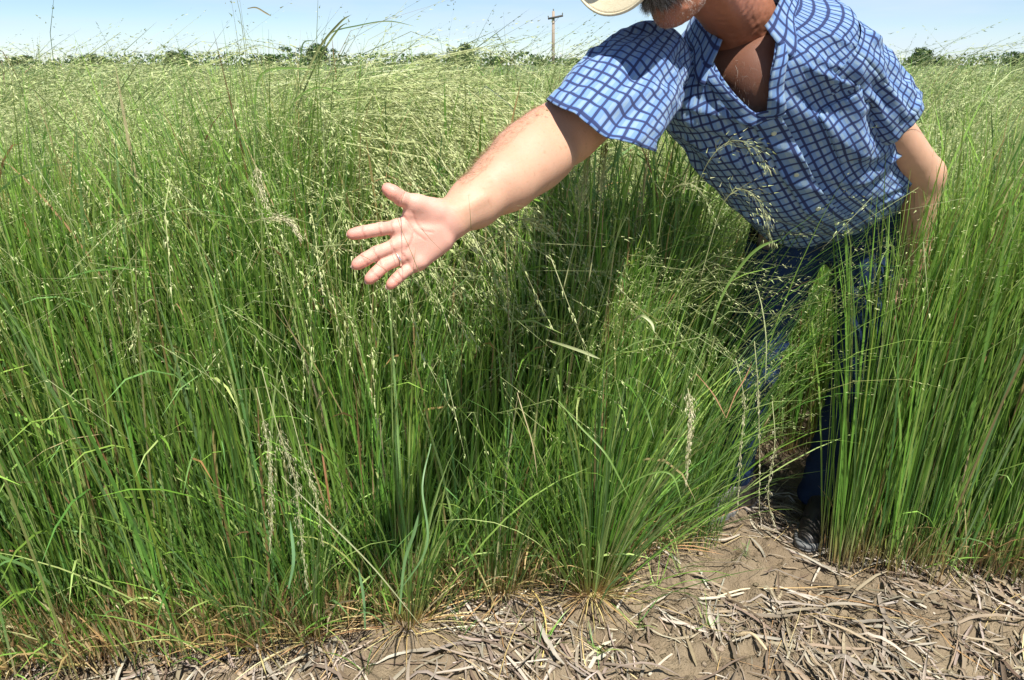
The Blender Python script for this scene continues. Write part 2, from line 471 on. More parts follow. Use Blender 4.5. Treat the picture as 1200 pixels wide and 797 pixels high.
fountain(A, S, -.36, 2.45, 240, 1.60, -.5, .6, (1.9, 2.6), 85, .10, 1.1)
fountain(A, S, .05, 3.1, 480, 1.74, -.1, .9)
fountain(A, S, -.10, 3.5, 300, 1.74, .4, .9)
fountain(A, S, .32, 3.2, 260, 1.64, -.6, .7)
fountain(A, S, -1.30, 2.15, 460, 1.84, .1, .6)
fountain(A, S, -1.8, 2.3, 380, 1.76, .1, .7)
fountain(A, S, -2.4, 2.9, 300, 1.84, .1, .8)
fountain(A, S, 1.9, 3.2, 360, 1.82, -1.2, 1.2)
fountain(A, S, 2.6, 3.4, 300, 1.76, -2.2, 1.2)
for k in range(14):
    fx = rng.uniform(-4, 4); fountain(A, S, fx, 3.6 + 3 * rng.random(), 120, rng.uniform(1.50, 1.66), rng.uniform(-1, 1), .8, nspk=45, wmul=1.5, spread=.012)
A.obj('arching_grass', M_GRASS); tag(SC.objects['arching_grass'], 'arching grass with drooping heads filling the field behind the front row', kind='stuff')
S.obj('drooping_seeds', M_SEED); tag(SC.objects['drooping_seeds'], 'fine pale green seeds on the arching grass behind', kind='stuff')

# ---- far field: closed canopy with ragged tufts
yy = np.geomspace(14, 420, 70); xx = np.linspace(-1, 1, 110)
XX = xx[None] * (yy[:, None] * 1.8 + 6); YY = np.repeat(yy[:, None], 110, 1)
zz = 1.02 + (fbm(np.c_[XX.ravel(), YY.ravel()] * .6, 4, 5) - .5) * .5
idx = np.arange(XX.size).reshape(XX.shape)
FF = np.stack([idx[:-1, :-1], idx[:-1, 1:], idx[1:, 1:], idx[1:, :-1]], -1).reshape(-1, 4)
cc = np.array([.17, .22, .07]) * (.7 + .6 * fbm(np.c_[XX.ravel(), YY.ravel()] * 1.2, 3, 9))[:, None]
A = Acc(); A.add(np.c_[XX.ravel(), YY.ravel(), zz], FF, cc)
N = 26000; y = 12 * np.exp(rng.random(N) * math.log(300 / 12)); x = rng.uniform(-1, 1, N) * (y * 1.3 + 4)
sc = y / 14.0
colm = pick(GREENS, N) * .9 + np.array([.05, .05, .02]); colt = pick(np.array([[.38, .38, .18], [.22, .30, .09], [.45, .42, .22]]), N)
V, F, C, c = blades(np.c_[x, y, np.full(N, .75)], rng.uniform(-1.6, 1.6, N), rng.uniform(0, .3, N), rng.uniform(.35, .75, N), rng.uniform(.5, 2.2, N), np.full(N, 2.), .02 * sc * rng.uniform(.5, 1.2, N), 3, colm, colm, colt)
A.add(V, F, C)
A.obj('grass_field', M_GRASS); tag(SC.objects['grass_field'], 'far green grass field running to the horizon', kind='stuff')

# ================================================================ signed-distance modelling
def cap(a, b, ra, rb, k=.01, flat=None, f=1.0, sub=False):
    return dict(t='c', a=np.asarray(a, float), b=np.asarray(b, float), ra=ra, rb=rb, k=k, n=None if flat is None else nrm(flat), f=f, sub=sub)
def ell(c, r, ax=None, k=.01, sub=False):
    ax = np.eye(3) if ax is None else np.asarray(ax, float)
    return dict(t='e', c=np.asarray(c, float), r=np.asarray(r, float), ax=ax, k=k, sub=sub)
def prim_d(p, q):
    if q['t'] == 'c':
        ab = q['b'] - q['a']; t = np.clip(((p - q['a']) @ ab) / (ab @ ab + 1e-12), 0, 1)
        w = p - q['a'] - t[:, None] * ab
        d2 = (w * w).sum(1)
        if q['n'] is not None:
            dn = w @ q['n']; d2 = d2 + (q['f'] ** 2 - 1) * dn * dn
        return (np.sqrt(d2) - (q['ra'] + (q['rb'] - q['ra']) * t)) / (1 if q['n'] is None else max(1, q['f'] * .7))
    l = (p - q['c']) @ q['ax'].T
    k0 = np.sqrt(((l / q['r']) ** 2).sum(1)); k1 = np.sqrt(((l / q['r'] ** 2) ** 2).sum(1)) + 1e-9
    return k0 * (k0 - 1) / k1
def field(prims, p, extra=None):
    D = np.full(len(p), 1e3)
    for q in prims:
        d = prim_d(p, q); k = q['k']
        if q['sub']:
            h = np.clip(.5 - .5 * (D + d) / k, 0, 1); D = D * (1 - h) - d * h + k * h * (1 - h)
        else:
            h = np.clip(.5 + .5 * (D - d) / k, 0, 1); D = D * (1 - h) + d * h - k * h * (1 - h)
    return D if extra is None else D + extra(p)
def sdf_mesh(prims, lo, hi, h, nb=8, extra=None):
    """surface nets on the blocks near the surface"""
    lo = np.asarray(lo, float); hi = np.asarray(hi, float); B = nb * h
    n = np.ceil((hi - lo) / B).astype(int)
    I = np.stack(np.meshgrid(*[np.arange(k) for k in n], indexing='ij'), -1).reshape(-1, 3)
    C = lo + (I + .5) * B
    d = field(prims, C)
    kmax = max(q['k'] for q in prims)
    keep = np.abs(d) < B * .95 + min(kmax, .02); I = I[keep]; C = C[keep]; nB = len(I)
    g = np.arange(nb + 1); O = np.stack(np.meshgrid(g, g, g, indexing='ij'), -1).reshape(-1, 3)
    m = len(O)
    pts = (lo + I[:, None] * B + O[None] * h)
    D = np.full((nB, m), 1e3)
    rad = B * .87
    for q in prims:
        dc = prim_d(C, q)
        sel = np.nonzero(dc < rad * (1 if q['t'] == 'c' else 1.6) + q['k'] + .01)[0]
        if not len(sel): continue
        for s0 in range(0, len(sel), 400):
            s = sel[s0:s0 + 400]
            dd = prim_d(pts[s].reshape(-1, 3), q).reshape(len(s), m); Ds = D[s]; k = q['k']
            if q['sub']:
                hh = np.clip(.5 - .5 * (Ds + dd) / k, 0, 1); Ds = Ds * (1 - hh) - dd * hh + k * hh * (1 - hh)
            else:
                hh = np.clip(.5 + .5 * (Ds - dd) / k, 0, 1); Ds = Ds * (1 - hh) + dd * hh - k * hh * (1 - hh)
            D[s] = Ds
    if extra is not None: D = D + extra(pts.reshape(-1, 3)).reshape(D.shape)
    D = D.reshape(nB, nb + 1, nb + 1, nb + 1)
    dims = n * nb + 2
    def gid(c): return (c[..., 0] * dims[1] + c[..., 1]) * dims[2] + c[..., 2]
    neg = D < 0
    c8 = [neg[:, a:nb + a, b:nb + b, c:nb + c] for a in (0, 1) for b in (0, 1) for c in (0, 1)]
    cnt = sum(x.astype(np.int8) for x in c8)
    act = np.nonzero((cnt > 0) & (cnt < 8))
    bi = act[0]; cl = np.stack(act[1:], -1)
    acc = np.zeros((len(bi), 3)); num = np.zeros(len(bi))
    corners = [(0, 0, 0), (0, 0, 1), (0, 1, 0), (0, 1, 1), (1, 0, 0), (1, 0, 1), (1, 1, 0), (1, 1, 1)]
    vals = {c: D[bi, cl[:, 0] + c[0], cl[:, 1] + c[1], cl[:, 2] + c[2]] for c in corners}
    for a in corners:
        for ax in range(3):
            if a[ax] == 1: continue
            b = list(a); b[ax] = 1; b = tuple(b)
            va, vb = vals[a], vals[b]; x = (va < 0) != (vb < 0)
            t = np.where(x, va / np.where(x, va - vb, 1), 0)
            e = np.array(a, float)[None] * np.ones((len(bi), 1)); e[:, ax] += t
            acc[x] += e[x]; num[x] += 1
    cell = I[bi] * nb + cl
    V = lo + (cell + acc / num[:, None]) * h
    ids = gid(cell); order = np.argsort(ids); sid = ids[order]
    def look(c):
        k = gid(c); j = np.searchsorted(sid, k); j = np.minimum(j, len(sid) - 1)
        ok = sid[j] == k
        return np.where(ok, order[j], -1)
    Fs = []
    for ax in range(3):
        u, w = [(1, 2), (2, 0), (0, 1)][ax]
        sl0 = [slice(None), slice(0, nb), slice(0, nb), slice(0, nb)]; sl1 = list(sl0); sl1[ax + 1] = slice(1, nb + 1)
        n0 = neg[tuple(sl0)]; n1 = neg[tuple(sl1)]
        e = np.nonzero(n0 != n1)
        c = I[e[0]] * nb + np.stack(e[1:], -1)
        eu = np.zeros(3, int); eu[u] = 1; ew = np.zeros(3, int); ew[w] = 1
        q = np.stack([look(c), look(c - eu), look(c - eu - ew), look(c - ew)], -1)
        flip = ~n0[e]
        q[flip] = q[flip][:, ::-1]
        q = q[(q >= 0).all(1)]; Fs.append(q)
    F = np.vstack(Fs)
    # drop anything outside the box by orphan vertices
    used = np.unique(F); mp = np.full(len(V), -1); mp[used] = np.arange(len(used))
    return V[used], mp[F]

# ================================================================ the person
CAMP = np.array([0, 0, CAM_H])
def handprims(K, n, s=1.0):
    """K: dict of key points, n: towards the palm's face. Returns prims (palm + five fingers)"""
    q = []
    W, M = K['w'], K
    # wrist and heel
    back = -n
    for key, r0, r1 in (('i0', .0185, .0115), ('m0', .0185, .0115), ('r0', .018, .011), ('p0', .017, .0105)):
        wr = W + (K[key] - K['m0']) * .32 + back * .001
        q.append(cap(wr, K[key] + back * .002, r0 * .98, r1 * 1.08, .012))
    q.append(cap((K['i0'] + K['m0']) / 2, W + (K['m0'] - W) * .35, .0115, .0165, .012))
    q.append(cap((K['r0'] + K['m0']) / 2, W + (K['r0'] - W) * .35, .0115, .0165, .012))
    q.append(cap((K['r0'] + K['p0']) / 2, W + (K['p0'] - W) * .35, .011, .0165, .012))
    # thenar, hypothenar
    q.append(cap(K['tc'] + n * .006, K['tm'] + n * .003, .0205, .0155, .012))
    q.append(cap(K['tc'] + n * .004 + (K['m0'] - W) * .12, (K['tm'] * .6 + K['i0'] * .4) + n * .001, .017, .0105, .012))
    q.append(cap(K['hy'] + n * .004, K['p0'] * .8 + K['hy'] * .2 + n * .002, .0165, .0115, .012))
    # pads under the finger roots
    for key in ('i0', 'm0', 'r0', 'p0'):
        q.append(ell(K[key] + n * .0055 + (W - K[key]) * .04, (.0115, .0105, .0085), k=.01))
    # fingers
    fr = {'i': (.0112, .0104, .0098, .0088), 'm': (.0114, .0106, .0100, .0090), 'r': (.0108, .0101, .0094, .0086), 'p': (.0098, .0090, .0084, .0076)}
    for f, R in fr.items():
        pts = [K[f + str(j)] for j in range(4)]
        for j in range(3):
            q.append(cap(pts[j], pts[j + 1], R[j], R[j + 1], .0042 if j else .0065))
            # soft pad of each phalanx
            mid = pts[j] * .5 + pts[j + 1] * .5
            if j: q.append(ell(mid + n * .0026, np.array([.0088, .0088, .0082]) * (R[j] / .0102), k=.006))
    q.append(cap(K['tm'], K['ti'], .0145, .0118, .008)); q.append(cap(K['ti'], K['tt'], .0118, .0098, .005))
    q.append(ell(K['ti'] * .4 + K['tt'] * .6 + n * .002, (.0118, .0118, .0110), k=.006))
    # creases, laid on the skin
    base = list(q)
    def onskin(c, d, start=.03):
        t = start
        for _ in range(14): t = t - float(field(base, (c + d * t)[None])[0]) * .9
        return c + d * t
    def crease(pos, ax, r, depth=.0006, w=.9, k=.0020):
        tdir = nrm(ax); sd = nrm(np.cross(tdir, n))
        pp = [onskin(pos, n * math.cos(a) + sd * math.sin(a), r * 1.3) for a in np.linspace(-1.0, 1.0, 6)]
        for a, b in zip(pp[:-1], pp[1:]): q.append(cap(a, b, depth, depth, k, sub=True))
    for f, R in fr.items():
        crease(K[f + '1'], K[f + '2'] - K[f + '0'], R[1] + .0012); crease(K[f + '2'], K[f + '3'] - K[f + '1'], R[2] + .001)
        crease(K[f + '0'] * .72 + K[f + '1'] * .28, K[f + '1'] - K[f + '0'], R[0] + .001)
    crease(K['ti'], K['tt'] - K['tm'], .0122)
    for line in K['lines']:
        line = [onskin(x - n * .02, n, .045) for x in catmull(line, 4)]
        for a, b in zip(line[:-1], line[1:]): q.append(cap(a, b, .0005, .0005, .0022, sub=True))
    return q
# --- right arm and hand, laid out in front of the grass
vn = nrm(CAMP - P(490, 270, 1.2))
def H_(px, py, D): return P(px, py, D)
RH = dict(w=P(528, 257, 1.205),
          i0=P(466, 266, 1.172), i1=P(446, 268.5, 1.150), i2=P(427, 272, 1.136), i3=P(413, 274.5, 1.128),
          m0=P(468, 286, 1.174), m1=P(441, 296.5, 1.152), m2=P(428, 304, 1.136), m3=P(418.5, 310, 1.128),
          r0=P(474, 300, 1.180), r1=P(449, 312, 1.158), r2=P(440, 320.5, 1.146), r3=P(433.5, 327, 1.140),
          p0=P(488, 310, 1.190), p1=P(470, 322, 1.172), p2=P(463.5, 328, 1.163), p3=P(458, 333.5, 1.157),
          tc=P(511, 247, 1.196), tm=P(489, 239.5, 1.172), ti=P(470, 232.5, 1.155), tt=P(454.5, 221.5, 1.145), hy=P(518, 284, 1.206))
def surf(px, py, D): return P(px, py, D)
palmD = 1.166
RH['lines'] = [[P(472, 253, 1.158), P(480, 262, 1.160), P(487, 272, 1.166), P(499, 281, 1.176), P(508, 283, 1.186)][:4] + [P(510, 266, 1.186)][:0],
               [P(474, 254, 1.157), P(481, 268, 1.160), P(490, 277, 1.168), P(500, 270, 1.172), P(512, 258, 1.176)][:3],
               [P(484, 248, 1.158), P(488, 260, 1.163), P(496, 270, 1.168), P(508, 272, 1.175)],
               [P(476, 292, 1.161), P(482, 283, 1.159), P(484, 272, 1.160)],
               [P(524, 240, 1.180), P(531, 252, 1.180), P(535, 266, 1.186)]]
prims_hand = handprims(RH, vn)
st = [(P(528, 256, 1.205), .0325, 1.35), (P(556, 237, 1.245), .0418, 1.15), (P(588, 213, 1.285), .052, 1.05), (P(622, 186, 1.335), .0590, 1.0), (P(655, 158, 1.385), .0590, 1.0), (P(700, 118, 1.48), .0615, 1.0), (P(748, 78, 1.595), .046, 1.0)]
arm = []
for (a, ra, fa), (b, rb, fb) in zip(st[:-1], st[1:]):
    arm.append(cap(a, b, ra, rb, .018, vn if fa > 1 else None, (fa + fb) / 2))
arm.append(cap(P(606, 187, 1.32), P(634, 163, 1.355), .047, .047, .03))           # outer elbow, brachioradialis
arm.append(cap(P(604, 212, 1.29), P(650, 182, 1.335), .035, .035, .03))            # flexor mass facing the camera
arm.append(cap(P(676, 150, 1.375), P(700, 128, 1.43), .050, .052, .03))           # biceps
_pts = []
for _px, _py, _D in ((666, 180, 1.345), (661, 170, 1.350), (655, 160, 1.36), (652, 150, 1.37)):
    _c = P(_px, _py, _D); _t = .12
    for _ in range(14): _t = _t - float(field(arm, (_c + vn * _t)[None])[0]) * .9
    _pts.append(_c + vn * _t)
for _a, _b in []: arm.append(cap(_a, _b, .0012, .0012, .007, sub=True))   # crook of the elbow
arm.append(cap(P(541, 246, 1.196), P(566, 232, 1.215), .006, .007, .012))
prims_arm = arm + prims_hand
print('hand/arm')
lo = np.min([P(400, 345, 1.1), P(770, 20, 1.6), P(400, 20, 1.1)], 0) - .03; hi = np.max([P(400, 345, 1.3), P(790, 0, 1.62), P(770, 100, 1.62)], 0) + .03
AV, AF = sdf_mesh(prims_arm, lo, hi, .0020)
# --- frames of the trunk
NECK = P(868, 10, 1.62); RS = P(758, 72, 1.65); LS = P(984, 56, 1.57); PEL = P(982, 226, 2.03)
Xs = nrm(LS - RS); up_s = nrm(NECK - PEL); Fs_ = nrm(np.cross(Xs, up_s)); 
if Fs_[1] > 0: Fs_ = -Fs_
Us = nrm(np.cross(Fs_, Xs)); Us = Us if Us[2] > 0 else -Us
print('chest normal', Fs_, 'up', Us)
# head frame
HF = nrm(np.array([-.66, -.52, -.56])); HX = nrm(np.cross(np.array([-.38, -.15, 1.]), HF)); 
# HX: his left = image right
HX = HX if HX[0] > 0 else -HX
HU = nrm(np.cross(HF, HX)); HU = HU if HU[2] > 0 else -HU
CHIN = P(783, 28, 1.43)
HC = CHIN - HF * .085 + HU * .105
def hd(x, f, u): return HC + HX * x + HF * f + HU * u
HA = np.array([HX, HF, HU])
head = [ell(hd(0, -.015, .045), (.076, .097, .086), HA, .02), ell(hd(0, .04, -.02), (.061, .055, .083), HA, .02)]
for s in (-1, 1):
    head += [cap(hd(s * .052, -.005, -.045), hd(s * .018, .066, -.090), .020, .019, .025), ell(hd(s * .042, .062, -.018), (.024, .022, .026), HA, .015)]
head += [ell(hd(0, .078, -.094), (.024, .018, .018), HA, .014), ell(hd(0, .030, -.092), (.048, .048, .030), HA, .03),
         cap(hd(-.03, .083, .030), hd(.03, .083, .030), .012, .012, .014),
         cap(hd(0, .090, .022), hd(0, .116, -.016), .0085, .013, .009), ell(hd(-.013, .106, -.022), (.010, .012, .009), HA, .006), ell(hd(.013, .106, -.022), (.010, .012, .009), HA, .006)]
for s in (-1, 1):
    head += [ell(hd(s * .032, .098, .010), (.017, .014, .011), HA, .012, sub=True), cap(hd(s * .022, .078, .016), hd(s * .043, .074, .014), .009, .008, .006),
             cap(hd(s * .022, .082, .001), hd(s * .043, .076, .002), .006, .006, .006),
             ell(hd(s * .078, -.008, .0), (.010, .020, .033), HA, .008), ell(hd(s * .087, .002, .004), (.006, .009, .016), HA, .006, sub=True),
             cap(hd(s * .006, .118, -.028), hd(s * .008, .112, -.026), .003, .003, .003, sub=True)]
head += [cap(hd(-.020, .086, -.058), hd(.020, .086, -.058), .0075, .0075, .006), cap(hd(-.018, .084, -.070), hd(.018, .084, -.070), .008, .008, .006),
         cap(hd(-.024, .095, -.064), hd(.024, .095, -.064), .0022, .0022, .003, sub=True)]
head += [cap(hd(0, -.03, -.04), NECK - Us * .02, .060, .068, .03), cap(NECK - Us * .085 - Xs * .09, NECK - Us * .085 + Xs * .09, .042, .042, .04),
         cap(NECK - Us * .04, NECK - Us * .17, .064, .082, .05)]
head += [cap(hd(s * .045, -.01, -.06), NECK + Fs_ * .045 + Xs * s * .012 - Us * .03, .016, .013, .02) for s in (-1, 1)]
lo = np.minimum(HC - .17, NECK - .19); hi = np.maximum(HC + .18, NECK + .19)
print('head')
wr = lambda p: (vnoise(p * 420, 5) - .5) * .0009 + (vnoise(p * 120, 6) - .5) * .0022
HV, HFc = sdf_mesh(head, lo, hi, .0030, extra=wr)
# --- left arm hanging to the thigh, hand on the leg
RHIP = P(928, 268, 2.06); LHIP = P(1018, 262, 2.04)
RFOOT = G(852, 602); LFOOT = G(958, 612)
RANK = RFOOT + np.array([.02, .06, .09]); LANK = LFOOT + np.array([.02, .06, .09])
RKN = (RHIP + RANK) / 2 + np.array([-.055, -.075, .02]); LKN = (LHIP + LANK) / 2 + np.array([.02, -.10, .02])
SPU = nrm(NECK - PEL)
SHM = (RS + LS) / 2 + Us * .01
def spine_c(f):
    f = np.atleast_1d(np.asarray(f, float)); r = 0
    for d in np.linspace(-.09, .09, 7):
        g = f + d
        r = r + np.stack([np.interp(g, [-1, 0, .86, 1.0, 2.0], [PEL[i] - (SHM - PEL)[i] / .86, PEL[i], SHM[i], NECK[i], NECK[i] + (NECK - SHM)[i] / .14]) for i in range(3)], -1) / 7
    return r
print('shoulder mid off the straight spine', SHM - (PEL + (NECK - PEL) * .86))
LE = LS + np.array([.17, .02, -.27]); LW = LKN + np.array([.05, -.06, .33]); 
LE = (LS + LW) / 2 + np.array([.14, .06, -.01])
low = [cap(LS - Us * .015, LE, .050, .047, .02), cap(LE, LW, .046, .030, .02), cap(RS - Us * .05 - Fs_ * .03 + Xs * .05, LS - Us * .05 - Fs_ * .03 - Xs * .05, .034, .034, .03), cap(spine_c(.72)[0], spine_c(.12)[0], .098, .100, .06),
       cap(PEL + Us * .02 - Xs * .05, PEL + Us * .02 + Xs * .05, .105, .105, .06), cap(RHIP, RKN, .085, .058, .05), cap(LHIP, LKN, .085, .058, .05),
       cap(RKN, RANK, .056, .038, .03), cap(LKN, LANK, .056, .038, .03), cap(RANK, RANK + np.array([-.03, -.03, -.03]), .032, .025, .02), cap(LANK, LANK + np.array([-.02, -.03, -.03]), .032, .025, .02)]
# mirrored hand on the left thigh
ex = nrm(RH['m0'] - RH['w']); ey = nrm(np.cross(vn, ex)); ez = np.cross(ex, ey)
if (RH['tt'] - RH['w']) @ ey < 0: sy = -1
else: sy = 1
tx = nrm(LKN + np.array([.0, -.07, .12]) - LW); tz = nrm(np.array([-.15, .8, -.55])); tz = nrm(tz - tx * (tz @ tx)); ty = np.cross(tz, tx)
def mir(p):
    d = p - RH['w']; return LW + tx * (d @ ex) + tz * (d @ ez) - ty * (d @ ey) * (1 if True else sy)
LHk = {k: (mir(v) if k != 'lines' else []) for k, v in RH.items()}
low += handprims(LHk, tz)
print('body')
allp = np.array([LW, LS, RS, NECK, RANK, LANK, PEL, LE])
LV, LF = sdf_mesh(low, np.minimum(allp.min(0), (RANK + LANK) / 2) - .22, allp.max(0) + .22, .0110, nb=6)
lh = low[-len(handprims(LHk, tz)):]; 
HV2, HF2 = sdf_mesh([cap(LW + (LE - LW) * .3, LW, .036, .030, .02)] + lh, LW - .24, LW + .24, .0030)
# skin colours: palm pinker, forearm tanned, finger pads and creases redder, face ruddier
def skin_col(V, part):
    n = len(V); c = np.tile(np.array([.54, .315, .21]), (n, 1))
    mott = fbm(V * 34, 4, 77)[:, None]; c = c * (.90 + .20 * mott)
    fine = vnoise(V * 520, 78)[:, None]; c = c * (.96 + .08 * fine)
    if part == 'arm':
        fr_ = smooth01((vnoise(V * 230, 91) - .80) / .12)[:, None]; c = c * (1 - .28 * fr_) + np.array([.30, .14, .07]) * .28 * fr_
        vein = np.exp(-((fbm(V * 26, 2, 93) - .5) / .012) ** 2)[:, None]; c = c * (1 - .05 * vein)
        ax = nrm(P(655, 158, 1.335) - P(528, 256, 1.205)); t = (V - RH['w']) @ ax
        palm = smooth01((.012 - t) / .03)[:, None]
        pk = np.array([.60, .325, .25]) * (.90 + .20 * fbm(V * 60, 3, 81)[:, None])
        c = c * (1 - palm) + pk * palm
        tips = np.zeros(n)
        for f in 'imrp': tips = np.maximum(tips, smooth01((.034 - np.linalg.norm(V - RH[f + '3'], axis=1)) / .03))
        tips = np.maximum(tips, smooth01((.036 - np.linalg.norm(V - RH['tt'], axis=1)) / .03))
        c = c * (1 - tips[:, None] * .8) + np.array([.64, .26, .20]) * tips[:, None] * .8
        cr = np.zeros(n)
        for q in prims_hand:
            if q['sub']:
                d = prim_d(V, q); cr = np.maximum(cr, np.exp(-(np.maximum(d, 0) / .0012) ** 2))
        c = c * (1 - cr[:, None] * .42) + np.array([.34, .11, .08]) * cr[:, None] * .42
        # sun-browned back edge of the forearm, pale inner side
        up = smooth01(((V - RH['w']) @ nrm(np.array([0, 0, 1.]) - ax * ax[2])) / .05)[:, None] * (1 - palm)
        c = c * (1 - .4 * up) + np.array([.47, .21, .125]) * .4 * up
    if part == 'head':
        c = c * np.array([.72, .50, .43]) * (.92 + .16 * fbm(V * 30, 4, 88)[:, None])
        low_ = smooth01(((NECK - V) @ Us + .09) / .10)[:, None]; c = c * (1 - low_ * .75) + np.array([.24, .10, .06]) * low_ * .75  # throat and neck darker: tan plus the head's shade put into the colour
    if part == 'low':
        k = smooth01((.30 - np.linalg.norm(V - NECK, axis=1)) / .12)[:, None]; c = c * (1 - k) + np.array([.16, .068, .040]) * k  # open chest: tan skin with the collar's shade painted in
    return np.clip(c, 0, .9)
nA, nH, nL = len(AV), len(HV), len(LV)
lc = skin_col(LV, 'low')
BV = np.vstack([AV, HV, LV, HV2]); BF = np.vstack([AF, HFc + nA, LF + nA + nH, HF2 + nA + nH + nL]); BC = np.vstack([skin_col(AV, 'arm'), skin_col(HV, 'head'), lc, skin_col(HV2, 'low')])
person = empty('person', ((RFOOT + LFOOT) / 2 * np.array([1, 1, 0])))
tag(person, 'man in blue checked shirt and straw hat leaning over, open hand before the grass', 'person')
M_SKIN, nt, b = nm('skin')
a = nt.nodes.new('ShaderNodeAttribute'); a.attribute_name = 'Col'
nt.links.new(a.outputs['Color'], b.inputs['Base Color'])
b.inputs['Roughness'].default_value = .52; b.inputs['Specular IOR Level'].default_value = .4
b.inputs['Subsurface Weight'].default_value = .18; b.inputs['Subsurface Radius'].default_value = (.012, .004, .002); b.inputs['Subsurface Scale'].default_value = .6
bump_noise(nt, b, 620, .5, .0010, 5)
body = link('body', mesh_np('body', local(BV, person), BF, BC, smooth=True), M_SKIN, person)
print('body verts', len(BV))

# ---- cloth: plaid
def plaid(name, pitch=.0190):
    m, nt, b = nm(name)
    N = nt.nodes.new; L = nt.links.new
    uv = N('ShaderNodeUVMap'); uv.uv_map = 'UVMap'; sep = N('ShaderNodeSeparateXYZ'); L(uv.outputs['UV'], sep.inputs[0])
    def mth(op, a, b_=None, c=None):
        n = N('ShaderNodeMath'); n.operation = op
        for i, x in enumerate((a, b_, c)):
            if x is None: continue
            if isinstance(x, (int, float)): n.inputs[i].default_value = x
            else: L(x, n.inputs[i])
        return n.outputs[0]
    def stripe(src, off, w, soft=.012):
        f = mth('FRACT', mth('ADD', mth('DIVIDE', src, pitch), off)); d = mth('ABSOLUTE', mth('SUBTRACT', f, .5))
        r = N('ShaderNodeMapRange'); r.inputs['From Min'].default_value = w / 2 + soft; r.inputs['From Max'].default_value = w / 2 - soft
        L(d, r.inputs['Value']); return r.outputs[0]
    def alt(src):    # every second cell row is bluer
        f = mth('FRACT', mth('DIVIDE', src, pitch * 2)); return mth('GREATER_THAN', f, .5)
    u, v = sep.outputs[0], sep.outputs[1]
    du, dv = stripe(u, 0, .24, .03), stripe(v, 0, .24, .03)
    bu, bv = stripe(u, .0, .40, .05), stripe(v, .0, .40, .05)
    def mix(f, a, c):
        n = N('ShaderNodeMix'); n.data_type = 'RGBA'
        if isinstance(f, (int, float)): n.inputs[0].default_value = f
        else: L(f, n.inputs[0])
        for i, x in ((6, a), (7, c)):
            if isinstance(x, tuple): n.inputs[i].default_value = (*x, 1)
            else: L(x, n.inputs[i])
        return n.outputs[2]
    base = mix(mth('MULTIPLY', alt(u), .55), (.23, .34, .46), (.09, .21, .48))
    c = mix(mth('MULTIPLY', bu, .55), base, (.10, .24, .62)); c = mix(mth('MULTIPLY', bv, .55), c, (.10, .24, .62))
    c = mix(mth('MULTIPLY', du, .94), c, (.006, .014, .085)); c = mix(mth('MULTIPLY', dv, .94), c, (.006, .014, .085))
    no = N('ShaderNodeTexNoise'); no.inputs['Scale'].default_value = 900; tc = N('ShaderNodeTexCoord'); L(tc.outputs['UV'], no.inputs['Vector'])
    c = mix(mth('MULTIPLY', no.outputs['Fac'], .05), c, (.75, .8, .85))
    L(c, b.inputs['Base Color']); b.inputs['Roughness'].default_value = .85; b.inputs['Specular IOR Level'].default_value = .2
    b.inputs['Sheen Weight'].default_value = .1
    w = N('ShaderNodeTexWave'); w.inputs['Scale'].default_value = 420; w.inputs['Distortion'].default_value = 1
    L(tc.outputs['UV'], w.inputs['Vector'])
    n2 = N('ShaderNodeTexNoise'); n2.inputs['Scale'].default_value = 60; n2.inputs['Detail'].default_value = 3; L(tc.outputs['UV'], n2.inputs['Vector'])
    h = mth('ADD', mth('MULTIPLY', w.outputs['Fac'], .12), n2.outputs['Fac'])
    bp = N('ShaderNodeBump'); bp.inputs['Strength'].default_value = .45; bp.inputs['Distance'].default_value = .0025
    L(h, bp.inputs['Height']); L(bp.outputs['Normal'], b.inputs['Normal'])
    t = N('ShaderNodeBsdfTranslucent'); mx = N('ShaderNodeMixShader'); mx.inputs[0].default_value = .10
    L(c, t.inputs['Color']); L(b.outputs[0], mx.inputs[1]); L(t.outputs[0], mx.inputs[2]); L(mx.outputs[0], nt.nodes['Material Output'].inputs['Surface'])
    return m
M_PLAID = plaid('checked_cotton')
# torso surface function S(t, theta): t = metres from belt up; theta 0 = front, + to his left
TL = float(np.linalg.norm(NECK - PEL))
tt_ = np.array([-.10, 0, .10, .22, .36, .46, .52, .56, .60, .64]) * TL / .60
A_ = np.array([.175, .182, .205, .212, .222, .226, .205, .150, .095, .078])
B_ = np.array([.135, .145, .160, .158, .148, .132, .112, .092, .080, .072])
SPINE_UP = nrm(NECK - PEL); PX = nrm(LHIP - RHIP)
def tors_frame(t):
    f = smooth01(t / TL)[:, None]
    X = nrm(PX * (1 - f) + Xs * f)
    c = spine_c(t / TL)
    up = nrm(SPINE_UP * np.ones((len(t), 1)) * .6 + Us * .4 * f + SPINE_UP * .4 * (1 - f))
    F = nrm(np.cross(X, up)); F = np.where((F[:, 1:2] > 0), -F, F); X = nrm(X - up * (X * up).sum(1, keepdims=True))
    bow = np.sin(np.clip(t / TL, 0, 1) * np.pi)[:, None] * .03
    return c, X, F
